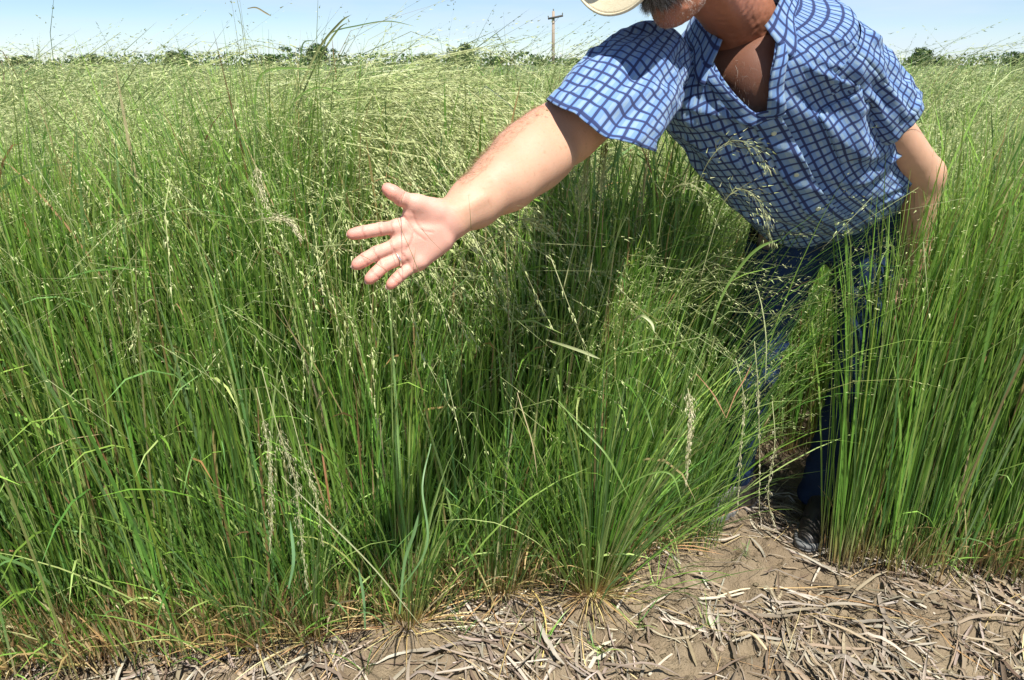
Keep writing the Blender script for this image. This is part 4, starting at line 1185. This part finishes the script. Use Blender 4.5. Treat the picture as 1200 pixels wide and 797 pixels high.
# hedge line where single trees cannot be told apart
n = 26000; px = rng.uniform(-1000, 2200, n); D = rng.uniform(195, 230, n); x = (px - 600) / FPX * D
hh = 1.3 + 4.6 * fbm(np.c_[x * .045, x * 0], 4, 61) ** 1.3
p = np.c_[x, D, rng.random(n) * hh]; a = nrm(rng.normal(size=(n, 3))); b = nrm(np.cross(a, rng.normal(size=(n, 3)))); s_ = rng.uniform(.2, .5, (n, 1))
V = np.stack([p - a * s_, p - b * s_, p + a * s_, p + b * s_], 1).reshape(-1, 3)
c = np.array([.055, .10, .032]) * rng.uniform(.6, 1.5, (n, 1))
o = link('hedgerow', mesh_np('hedgerow', V, np.arange(n * 4).reshape(n, 4), np.repeat(c, 4, 0)), M_LEAF); tag(o, 'low far hedgerow along the horizon', kind='stuff')
# pole
M_WOOD = flat_mat('weathered_wood', (.40, .32, .25), .85, 0, .2, (30., .6, .01, 4), (3., (.27, .21, .16)))
M_ARM = flat_mat('dark_wood', (.07, .065, .06), .8); M_INS = flat_mat('insulator', (.22, .24, .22), .3); M_STEEL = flat_mat('galvanised_steel', (.28, .29, .30), .5, .6)
PD = 95.0; tp = P(648.5, 13, PD); px_, py_ = tp[0], tp[1]; hz_ = tp[2]
pole = empty('utility_pole', (px_, py_, 0)); tag(pole, 'weathered wooden utility pole with one slanting crossarm on the horizon', 'utility pole')
V, F = tube(np.array([[px_ + .12, py_, 0], [px_ + .06, py_, hz_ * .5], [px_, py_, hz_]]), np.array([.24, .21, .17]), 12); link('pole', mesh_np('pole', local(V, pole), F, smooth=True), M_WOOD, pole)
c0 = P(642.3, 21.8, PD - .3); c1 = P(660, 18.2, PD - .3); c1[1] = c0[1] = py_ - .25
V, F = tube(np.array([c0, c1]), .13, 4); link('crossarm', mesh_np('crossarm', local(V, pole), F), M_ARM, pole)
for f in (.02, .50, .96):
    q = c0 + (c1 - c0) * f; 
    if f == .5: q = np.array([px_, py_, hz_ - .1])
    V, F = tube(np.array([q, q + [0, 0, .15], q + [0, 0, .18], q + [0, 0, .34], q + [0, 0, .40]]), np.array([.03, .03, .075, .085, .03]), 8); link('insulator', mesh_np('insulator', local(V, pole), F, smooth=True), M_INS, pole)
for f in (.2, .78):
    q = c0 + (c1 - c0) * f; V, F = tube(np.array([q, [px_, py_ - .2, q[2] * .0 + hz_ - 1.55]]), .022, 4); link('brace', mesh_np('brace', local(V, pole), F), M_STEEL, pole)
g0 = P(645.5, 58, PD); g1 = P(656, 71, PD); V, F = tube(np.array([g0, g1]), .06, 6); arm_ = link('lamp_bracket', mesh_np('lamp_bracket', local(V, pole), F), M_STEEL, pole)
g2 = P(655.5, 68, PD); g3 = P(659, 64.5, PD); V, F = tube(np.array([g2, g2 * .5 + g3 * .5, g3]), np.array([.07, .14, .10]), 8); link('lamp_head', mesh_np('lamp_head', local(V, pole), F, smooth=True), M_STEEL, pole)

# ================================================================ litter on the soil
def litter(acc, N, x0, x1, y0, y1, L0, L1, w0, w1, cols, arch=.02, K=6, ybias=1.0):
    x = rng.uniform(x0, x1, N); y = y0 + (y1 - y0) * rng.random(N) ** ybias
    ey = edge_y(x); ok = y < ey + .12; x, y = x[ok], y[ok]; N = len(x)
    # litter gathers in drifts
    dens = fbm(np.c_[x * 3.3, y * 3.3], 3, 401); ok = (rng.random(N) < smooth01((dens - .38) / .25) + .12) & (rng.random(N) < np.interp(x, [-1, .6, .9, 1.2, 3], [1, 1, .8, .8, .8])); x, y = x[ok], y[ok]; N = len(x)
    flow = 2.2 * (fbm(np.c_[x * 2.2, y * 2.2], 2, 402) - .5) * 3.0 + .5
    az = flow + rng.normal(0, .75, N) + np.pi * (rng.random(N) < .5)
    L = rng.uniform(L0, L1, N) ; s = np.linspace(-.5, .5, K + 1)[None]
    bend = rng.normal(0, .42, N)[:, None]
    aa = az[:, None] + bend * s
    dx = np.cumsum(np.cos(aa), 1) / K * L[:, None]; dy = np.cumsum(np.sin(aa), 1) / K * L[:, None]
    px = x[:, None] + dx - dx.mean(1, keepdims=True); py = y[:, None] + dy - dy.mean(1, keepdims=True)
    g = gz(px.ravel(), py.ravel()).reshape(px.shape)
    lin = g[:, :1] * (.5 - s) + g[:, -1:] * (.5 + s); zz = np.maximum(lin * .8 + g * .2, g - .003) + .003 + np.abs(rng.normal(0, arch, N))[:, None] * np.cos(np.pi * s) * rng.random((N, 1)) + rng.uniform(0, .008, (N, 1))
    lift = (rng.random(N) < .10)[:, None] * rng.uniform(.005, .03, (N, 1)) * (s + .5) ** 1.5; zz = zz + lift
    c = np.stack([px, py, zz], -1); t = nrm(np.gradient(c, axis=1))
    side = nrm(np.cross(t, np.array([0, 0, 1.]))); up = np.cross(side, t)
    tw = rng.uniform(-.8, .8, (N, 1)) + rng.normal(0, 1.0, (N, 1)) * s
    w = rng.uniform(w0, w1, N)[:, None] * np.clip(1 - (2 * np.abs(s)) ** 2.5 * rng.uniform(.3, 1, (N, 1)), .08, 1)
    d = (np.cos(tw)[..., None] * side + np.sin(tw)[..., None] * up) * w[..., None] * .5; n_ = (-np.sin(tw)[..., None] * side + np.cos(tw)[..., None] * up)
    V = np.stack([c - d, c - n_ * w[..., None] * .28, c + d], 2); idx = np.arange(N * (K + 1) * 3).reshape(N, K + 1, 3)
    F = np.concatenate([np.stack([idx[:, :-1, j], idx[:, :-1, j + 1], idx[:, 1:, j + 1], idx[:, 1:, j]], -1).reshape(-1, 4) for j in (0, 1)])
    C = pick(cols, N, hue=.05, val=.22)[:, None, None] * rng.uniform(.9, 1.1, (N, K + 1, 1, 1)); C = np.repeat(C, 3, 2)
    acc.add(V, F, C.reshape(-1, 3))
GREYS = np.array([[.25, .21, .165], [.31, .265, .21], [.20, .16, .115], [.13, .095, .065], [.29, .23, .155], [.40, .35, .28]])
A = Acc()
litter(A, 12000, -1.5, 3.0, .9, 2.9, .05, .20, .003, .010, GREYS, .008, 4, .8)
litter(A, 1900, -1.5, 3.0, .9, 2.9, .10, .26, .005, .013, GREYS, .018, 8, .8)
litter(A, 11000, -1.5, 3.0, .9, 2.9, .03, .10, .0015, .005, GREYS, .006, 3, .8)
litter(A, 1500, -1.5, 3.0, 1.3, 2.9, .12, .40, .0015, .003, STRAWS, .012, 6, .7)
A.obj('crop_residue', M_STRAW); tag(SC.objects['crop_residue'], 'grey tan flattened dry leaves and straw scattered over the soil', kind='stuff')
# crumbs and clods
ico = bpy.data.meshes.new('x'); import bmesh
bm = bmesh.new(); bmesh.ops.create_icosphere(bm, subdivisions=1, radius=1); iv = np.array([v.co[:] for v in bm.verts]); fi = np.array([[v.index for v in f.verts] for f in bm.faces]); bm.free()
N = 10000; x = rng.uniform(-1.4, 3.0, N); y = rng.uniform(.9, 3.0, N); ok = y < edge_y(x) + .1; x, y = x[ok], y[ok]; N = len(x)
r_ = .0012 + .010 * rng.random(N) ** 9; z = gz(x, y)
V = (iv[None] * (1 + .28 * rng.normal(size=(N, len(iv), 1))) * r_[:, None, None] * np.array([1.1, 1, .75]) + np.c_[x, y, z + r_ * .35][:, None])
F = (fi[None] + (np.arange(N) * len(iv))[:, None, None]).reshape(-1, 3)
C = np.repeat(pick(np.array([[.26, .205, .135], [.21, .16, .105], [.30, .24, .165]]), N, hue=.03)[:, None], len(iv), 1)
o = link('soil_crumbs', mesh_np('soil_crumbs', V.reshape(-1, 3), F, C.reshape(-1, 3)), M_SOIL); tag(o, 'small crumbs and clods of dry brown soil', kind='stuff')

# ================================================================ single stalks, blades, seed heads that one can point at
def gpt(px, py, up=.006):
    g = G(px, py); g[2] = float(gz(g[0], g[1])[0]) + up; return g
def one(V, F, c0, c1=None, path_n=None):
    n = len(V); c = np.tile(np.array(c0, float), (n, 1))
    c = c * (.9 + .2 * vnoise(V * 90, 3)[:, None]); return c
def straw(pts, r, label, col=(.62, .54, .36), up=.008):
    p = catmull([gpt(a, b, up + .004 * math.sin(3 * i)) for i, (a, b) in enumerate(pts)], 6)
    n = len(p); rad = np.linspace(r, r * .6, n); rad[3::7] *= 1.25
    V, F = tube(p, rad, 6); me = mesh_np('straw_stalk', V - p[0], F, one(V, F, col), smooth=True)
    o = link('straw_stalk', me, M_STRAW); o.location = p[0]; tag(o, label, 'straw', 'loose straw stalks on the soil')
straw([(530, 738), (575, 722), (622, 699)], .0042, 'thick pale straw stalk slanting up to the grass, left of the other straws', (.72, .66, .48))
straw([(535, 727), (572, 708), (610, 683)], .0026, 'thin pale stalk lying just above the thick slanting one')
straw([(492, 741), (560, 735), (640, 733), (724, 736)], .0020, 'long thin pale stalk lying level across the middle of the soil', (.68, .62, .45))
straw([(605, 684), (630, 712), (640, 745), (634, 778)], .0026, 'yellow stalk curving down toward the bottom edge', (.62, .47, .16), .012)
straw([(840, 700), (872, 692), (905, 690)], .0030, 'pale stalk below the shoe pointing right')
straw([(818, 706), (850, 700), (872, 694)], .0045, 'broken grey stalk end left of the stalk below the shoe', (.50, .44, .34))
straw([(722, 714), (735, 697), (750, 680)], .0046, 'short stout grey stalk standing up toward the tussock', (.48, .42, .33), .014)
straw([(300, 742), (360, 734), (425, 722)], .0022, 'thin straw along the foot of the grass at the left')
straw([(760, 795), (782, 771), (812, 752)], .0040, 'grey stalk rising from the bottom edge at right', (.50, .43, .33))
straw([(862, 742), (880, 752), (897, 770)], .0060, 'short fat tan stalk in the lower right soil', (.55, .43, .27))
straw([(560, 792), (590, 778), (650, 776)], .0030, 'curved grey stalk at the bottom middle', (.52, .46, .38))
def blade_thing(name, pts, w, label, col, cat='grass strand', group='single long grass blades', fold=.2, round_=False, face=None):
    p = catmull([P(*q) for q in pts], 8); n = len(p); s = np.linspace(0, 1, n); w = w * (.72 if w > .002 else 1)
    if round_: V, F = tube(p, w * .5 * (1 - .7 * s), 6)
    else: V, F = ribbon(p, w * np.clip((.5 + 1.2 * s) * (1 - s ** 4), .05, 1), np.array([.2, -1, .3]) if face is None else face, fold)
    o = link(name, mesh_np(name, V - p[0], F, one(V, F, col), smooth=True), M_GRASS); o.location = p[0]; tag(o, label, cat, group); return p
DG = (.085, .15, .035); MG = (.17, .28, .06); PG = (.38, .42, .20); TN = (.55, .47, .27)
# blades against the sky and in the mounds
blade_thing('grass_strand', [(302, 300, 1.75), (322, 180, 1.75), (345, 120, 1.72), (372, 60, 1.68), (398, 27, 1.64), (412, 17, 1.62)], .0075, 'thick leaning stem rising highest against the sky', (.30, .32, .13), 'grass strand', fold=.3)
blade_thing('grass_strand', [(318, 290, 1.76), (334, 190, 1.76), (352, 118, 1.73), (376, 66, 1.69), (396, 35, 1.66), (408, 26, 1.64)], .006, 'second leaning stem close below the highest one', (.26, .30, .11), 'grass strand', fold=.3)
blade_thing('grass_strand', [(376, 62, 1.68), (388, 39, 1.66), (420, 30, 1.66), (455, 25, 1.67), (487, 31, 1.68)], .0042, 'dark thin blade arching right against the sky', DG)
blade_thing('grass_strand', [(340, 140, 1.7), (350, 100, 1.69), (352, 72, 1.68), (356, 50, 1.67), (372, 48, 1.66)], .004, 'small dark blade crossing the leaning stems', DG)
blade_thing('grass_strand', [(298, 190, 1.68), (299, 130, 1.67), (302, 95, 1.65), (316, 82, 1.64), (340, 80, 1.63), (372, 82, 1.62)], .0075, 'broad green blade bent over at the left edge', MG)
blade_thing('grass_strand', [(325, 205, 1.68), (334, 150, 1.67), (346, 118, 1.65), (370, 103, 1.64), (395, 108, 1.63), (408, 124, 1.62)], .006, 'arching green blade in the pale mound', MG)
blade_thing('grass_strand', [(290, 2 + 8, 1.60), (300, 9, 1.60), (311, 15, 1.60), (318, 19, 1.60)], .005, 'short dark seed tip in the sky at upper left', (.20, .17, .08))
blade_thing('grass_strand', [(556, 120, 2.0), (566, 104, 2.0), (572, 103, 2.0), (596, 122, 2.0), (603, 135, 2.0), (602, 160, 2.0)], .006, 'dark sharply folded blade above the elbow', (.05, .09, .03))
blade_thing('grass_strand', [(498, 165, 1.95), (503, 130, 1.95), (524, 112, 1.95), (545, 120, 1.95), (553, 140, 1.95), (552, 170, 1.95)], .007, 'dark looping blade in the hollow between the mounds', (.055, .10, .03))
blade_thing('grass_strand', [(505, 158, 1.94), (530, 138, 1.94), (556, 112, 1.94), (568, 101, 1.94)], .004, 'thin dark blade slanting out of the hollow', (.06, .10, .03))
# strands before the hand and arm
blade_thing('grass_strand', [(492, 322, 1.115), (482, 296, 1.105), (468, 262, 1.095), (458, 225, 1.09)], .0012, 'hair thin stem crossing the palm', (.20, .20, .07), 'grass strand', 'hair thin stems in front of the hand', round_=True)
blade_thing('grass_strand', [(397, 290, 1.10), (425, 300, 1.095), (450, 315, 1.095), (478, 338, 1.10)], .0012, 'hair thin stem crossing the fingers', (.22, .20, .09), 'grass strand', 'hair thin stems in front of the hand', round_=True)
blade_thing('grass_strand', [(552, 268, 1.14), (551, 250, 1.13), (549, 228, 1.13)], .0011, 'hair thin stem in front of the wrist', (.16, .18, .06), 'grass strand', 'hair thin stems in front of the hand', round_=True)
blade_thing('grass_strand', [(494, 268, 1.12), (506, 282, 1.12), (520, 296, 1.12)], .0011, 'hair thin stem across the heel of the palm', (.26, .18, .10), 'grass strand', 'hair thin stems in front of the hand', round_=True)
blade_thing('grass_strand', [(480, 345, 1.13), (484, 318, 1.11), (487, 290, 1.10)], .0011, 'hair thin stem beside the little finger', (.20, .22, .08), 'grass strand', 'hair thin stems in front of the hand', round_=True)
# bright single leaves in the front wall
blade_thing('grass_strand', [(640, 398, 1.62), (662, 405, 1.58), (685, 413, 1.56), (704, 421, 1.55)], .0085, 'pale straight blade lying across the stems below the forearm', PG)
blade_thing('grass_strand', [(742, 376, 1.6), (752, 370, 1.58), (763, 378, 1.57), (767, 390, 1.56)], .009, 'small pale curled leaf right of the wall middle', PG)
blade_thing('grass_strand', [(820, 420, 1.75), (845, 350, 1.72), (868, 312, 1.70), (890, 290, 1.68), (915, 280, 1.67)], .010, 'broad green blade arching over the jeans', MG)
blade_thing('grass_strand', [(885, 330, 1.75), (893, 360, 1.74), (898, 400, 1.74), (897, 450, 1.76)], .004, 'thin pale blade hanging before the jeans', PG)
blade_thing('grass_strand', [(330, 558, 1.45), (385, 612, 1.42), (440, 668, 1.42), (500, 742, 1.45)], .0035, 'long thin pale stem slanting down across the left front', (.40, .42, .22))
blade_thing('grass_strand', [(505, 520, 1.55), (495, 570, 1.5), (500, 640, 1.48), (463, 700, 1.5)], .006, 'blue green leaf hanging low in the left front', (.15, .27, .10))
blade_thing('grass_strand', [(468, 720, 1.62), (474, 660, 1.6), (485, 625, 1.58), (492, 598, 1.57)], .010, 'bluish broad leaf standing at the foot of the left front', (.16, .29, .11))
blade_thing('grass_strand', [(428, 738, 1.6), (426, 700, 1.58), (420, 665, 1.57)], .008, 'short bluish leaf near the soil at left', (.16, .29, .12))
blade_thing('grass_strand', [(338, 690, 1.5), (344, 655, 1.49), (340, 610, 1.5)], .009, 'bluish leaf low at the left edge of the stand', (.16, .30, .13))
blade_thing('grass_strand', [(655, 470, 1.62), (680, 500, 1.58), (712, 535, 1.55), (740, 590, 1.56)], .0055, 'arching leaf over the dark middle of the tussock', MG)
blade_thing('grass_strand', [(712, 590, 1.72), (750, 560, 1.7), (785, 555, 1.68), (800, 590, 1.68)], .006, 'arched leaf left of the shoe', MG)
blade_thing('grass_strand', [(770, 175, 1.6), (742, 163, 1.56), (705, 163, 1.52), (672, 175, 1.5)], .0028, 'thin pale blade bowed just under the sleeve hem', PG)
blade_thing('dry_grass', [(816, 438, 1.72), (836, 462, 1.71), (851, 490, 1.70)], .0032, 'thin red brown dry blade slanting toward its bend before the jeans', (.42, .20, .11))
blade_thing('dry_grass', [(851, 490, 1.70), (862, 462, 1.70), (872, 445, 1.70), (881, 426, 1.69)], .0042, 'red brown dry blade rising right of the bend before the jeans', (.46, .25, .13))
blade_thing('dry_grass', [(376, 520, 1.55), (382, 560, 1.54), (388, 600, 1.55)], .006, 'rust coloured dead leaf hanging in the left stand', (.30, .14, .06))
blade_thing('dry_grass', [(606, 460, 1.6), (612, 480, 1.58), (624, 520, 1.58), (630, 560, 1.6)], .0034, 'thin straw stem drooping in the middle', (.45, .38, .2))
def seed_head(pts, label, n=240, spread=.006, size=1.0, ca=(.66, .60, .42), cb=(.42, .40, .20), w=.0022, start=.25, hang=.1):
    p = catmull([P(*q) for q in pts], 8); m = len(p)
    t = empty('seed_head', p[0]); tag(t, label, 'seed head', 'single drooping seed heads')
    V, F = tube(p, np.linspace(w, w * .4, m) * .5, 5 + 1); link('stalk', mesh_np('stalk', local(V, t), F, one(V, F, (.40, .42, .2)), smooth=True), M_GRASS, t)
    a = Acc(); p0, p1, col = panicle_on(a, p[None], start, n, spread, np.array(ca), np.array(cb), size, hang)
    hairs(a, p0, p1, .0004, col * .9); o = a.obj('spikelets', M_SEED, t); o['kind'] = 'stuff'
seed_head([(300, 455, 1.42), (308, 490, 1.41), (316, 540, 1.41), (318, 590, 1.42), (317, 645, 1.43)], 'pale dangling seed head nearest the left edge of the stand', 200, .006, .8, (.50,.47,.30), (.36,.36,.18))
seed_head([(306, 430, 1.44), (325, 500, 1.42), (345, 560, 1.42), (352, 620, 1.43), (360, 690, 1.45)], 'long slanting seed head right of the leftmost dangling one', 220, .007, .8, (.50,.47,.30), (.36,.36,.18))
seed_head([(330, 440, 1.5), (356, 540, 1.48), (370, 580, 1.47), (378, 640, 1.48)], 'third seed head from the left, thin and slanting', 140, .006, .75, (.46,.44,.27), (.34,.34,.17))
seed_head([(290, 262, 1.44), (312, 256, 1.42), (336, 258, 1.41), (352, 280, 1.41)], 'short arching seed head level with the hand at the left', 180, .007, .8)
seed_head([(297, 170, 1.5), (300, 200, 1.47), (306, 225, 1.46), (314, 245, 1.45)], 'pale drooping tuft above the short arching seed head', 150, .009, .8)
seed_head([(806, 455, 1.72), (810, 485, 1.70), (808, 520, 1.70), (804, 566, 1.71)], 'dense cream seed head hanging left of the jeans', 360, .0055, .9, w=.003, start=.05)
seed_head([(884, 400, 1.72), (888, 450, 1.70), (890, 520, 1.70), (890, 600, 1.72)], 'straight hanging seed stem in front of the near trouser leg', 120, .003, 0.75)
seed_head([(862, 420, 1.74), (872, 470, 1.72), (868, 530, 1.72), (864, 600, 1.73)], 'hanging seed stem left of the straight one before the jeans', 110, .004, 0.75)
seed_head([(905, 470, 1.72), (908, 520, 1.70), (900, 580, 1.71), (909, 620, 1.72)], 'hanging seed stem right of the straight one before the jeans', 110, .004, 0.75)
seed_head([(770, 290, 1.55), (780, 235, 1.5), (800, 215, 1.47), (822, 225, 1.46), (838, 262, 1.46)], 'open spray drooping beneath the shirt front', 70, .020, 1.0, (.5,.5,.28), (.3,.36,.15), .0016, hang=.5)
seed_head([(820, 330, 1.6), (845, 245, 1.55), (868, 222, 1.52), (892, 240, 1.5), (905, 285, 1.5)], 'open spray of pale spikelets before the dark trousers', 90, .024, 1.1, (.5,.5,.28), (.3,.36,.15), .0016, hang=.5)
seed_head([(800, 260, 1.6), (830, 190, 1.52), (858, 165, 1.5), (885, 175, 1.48), (902, 200, 1.48)], 'open spray overlapping the lower edge of the shirt', 60, .022, 1.1, (.5,.5,.28), (.3,.36,.15), .0014, hang=.5)
seed_head([(690, 330, 1.5), (702, 250, 1.47), (706, 205, 1.46), (710, 172, 1.46)], 'upright feathery seed head right under the sleeve', 220, .009, 1.1, (.48,.52,.26), (.28,.36,.14), .0026, .45, -.2)
seed_head([(660, 340, 1.5), (676, 270, 1.47), (682, 225, 1.46), (690, 185, 1.46)], 'upright feathery seed head just left of the one under the sleeve', 200, .008, 1.1, (.48,.52,.26), (.28,.36,.14), .0026, .45, -.2)
seed_head([(560, 290, 1.5), (600, 262, 1.46), (622, 258, 1.45), (650, 275, 1.45)], 'bowed seed head below the forearm', 140, .010, 1.0, (.48,.52,.26), (.28,.36,.14))

# tussocks at the front of the stand
def tussock(px, py, n, L0, L1, spread, label, r=.035):
    g = gpt(px, py, 0); t = empty('grass_tussock', g); tag(t, label, 'grass tussock', 'tussocks at the edge of the stand')
    a = rng.uniform(0, 2 * np.pi, n); rr = np.abs(rng.normal(0, r, n)); base = g + np.c_[rr * np.cos(a), rr * np.sin(a), np.zeros(n)]
    lean = np.abs(rng.normal(0, spread, n)) * .6 + rr * 5; L = rng.uniform(L0, L1, n) * (1 - .35 * np.clip(lean, 0, 1))
    colm = pick(GREENS, n); colb = pick(np.array([[.50, .33, .10], [.55, .42, .18], [.42, .22, .07]]), n)
    V, F, C, c = blades(base, a, lean, L, rng.uniform(.05, .8, n), rng.uniform(1.8, 3.5, n), rng.uniform(.0026, .0062, n), 8, colb, colm, colm * 1.15, sway=.6, basew=.2)
    A = Acc(); A.add(V, F, C); o = A.obj('blades', M_GRASS, t); o['kind'] = 'stuff'
    n2 = n // 2; a = rng.uniform(0, 2 * np.pi, n2); cs = pick(STRAWS, n2)
    V, F, C, c = blades(g + np.c_[np.cos(a) * r, np.sin(a) * r, np.zeros(n2)], a, rng.uniform(.4, 1.3, n2), rng.uniform(.08, .26, n2), rng.uniform(0, .7, n2), np.full(n2, 1.5), rng.uniform(.002, .004, n2), 5, cs, cs, cs)
    A = Acc(); A.add(V, F, C); o = A.obj('dead_leaves', M_STRAW, t); o['kind'] = 'stuff'
tussock(692, 688, 520, .5, 1.05, .27, 'large fanned grass tussock with orange base jutting onto the soil')
tussock(588, 690, 260, .35, .9, .2, 'grass tussock left of the large fanned one')
tussock(760, 640, 240, .4, 1.0, .3, 'grass tussock between the large fanned one and the shoe')
tussock(478, 728, 260, .35, .9, .2, 'grass tussock under the hand at the edge of the soil')
tussock(368, 745, 260, .3, .85, .2, 'grass tussock near the lower left of the stand')
tussock(300, 752, 240, .3, .85, .2, 'grass tussock left of the lower left one')
tussock(792, 622, 90, .2, .6, .4, 'small grass tussock right beside the shoe toe')
# sparse green sprigs out on the soil
sp = [(632, 760, .16, 'thin green sprig on the soil near the yellow stalk'), (432, 795, .12, 'green sprig at the bottom edge at left'), (545, 745, .10, 'green sprig left of the long level stalk'), (770, 690, .20, 'spindly green sprig between tussock and broken stalk'),
      (795, 672, .17, 'spindly green sprig below the shoe toe'), (748, 735, .12, 'green sprig in front of the dark hollow'), (828, 735, .12, 'green sprig in the lower right litter'), (700, 765, .10, 'green sprig low in the middle soil'), (872, 660, .12, 'green sprig just below the near shoe')]
for px, py, h_, lab in sp:
    g = gpt(px, py, 0); n = 9; a = rng.uniform(0, 2 * np.pi, n); cm = pick(GREENS, n)
    V, F, C, c = blades(np.tile(g, (n, 1)) + rng.normal(0, .006, (n, 3)) * [1, 1, 0], a, rng.uniform(.1, .8, n), h_ * rng.uniform(.5, 1.2, n), rng.uniform(.2, 1.2, n), np.full(n, 1.6), rng.uniform(.002, .0035, n), 6, cm, cm, cm)
    o = link('grass_sprig', mesh_np('grass_sprig', V - g, F, C), M_GRASS); o.location = g; tag(o, lab, 'grass sprig', 'green sprigs on the bare soil')
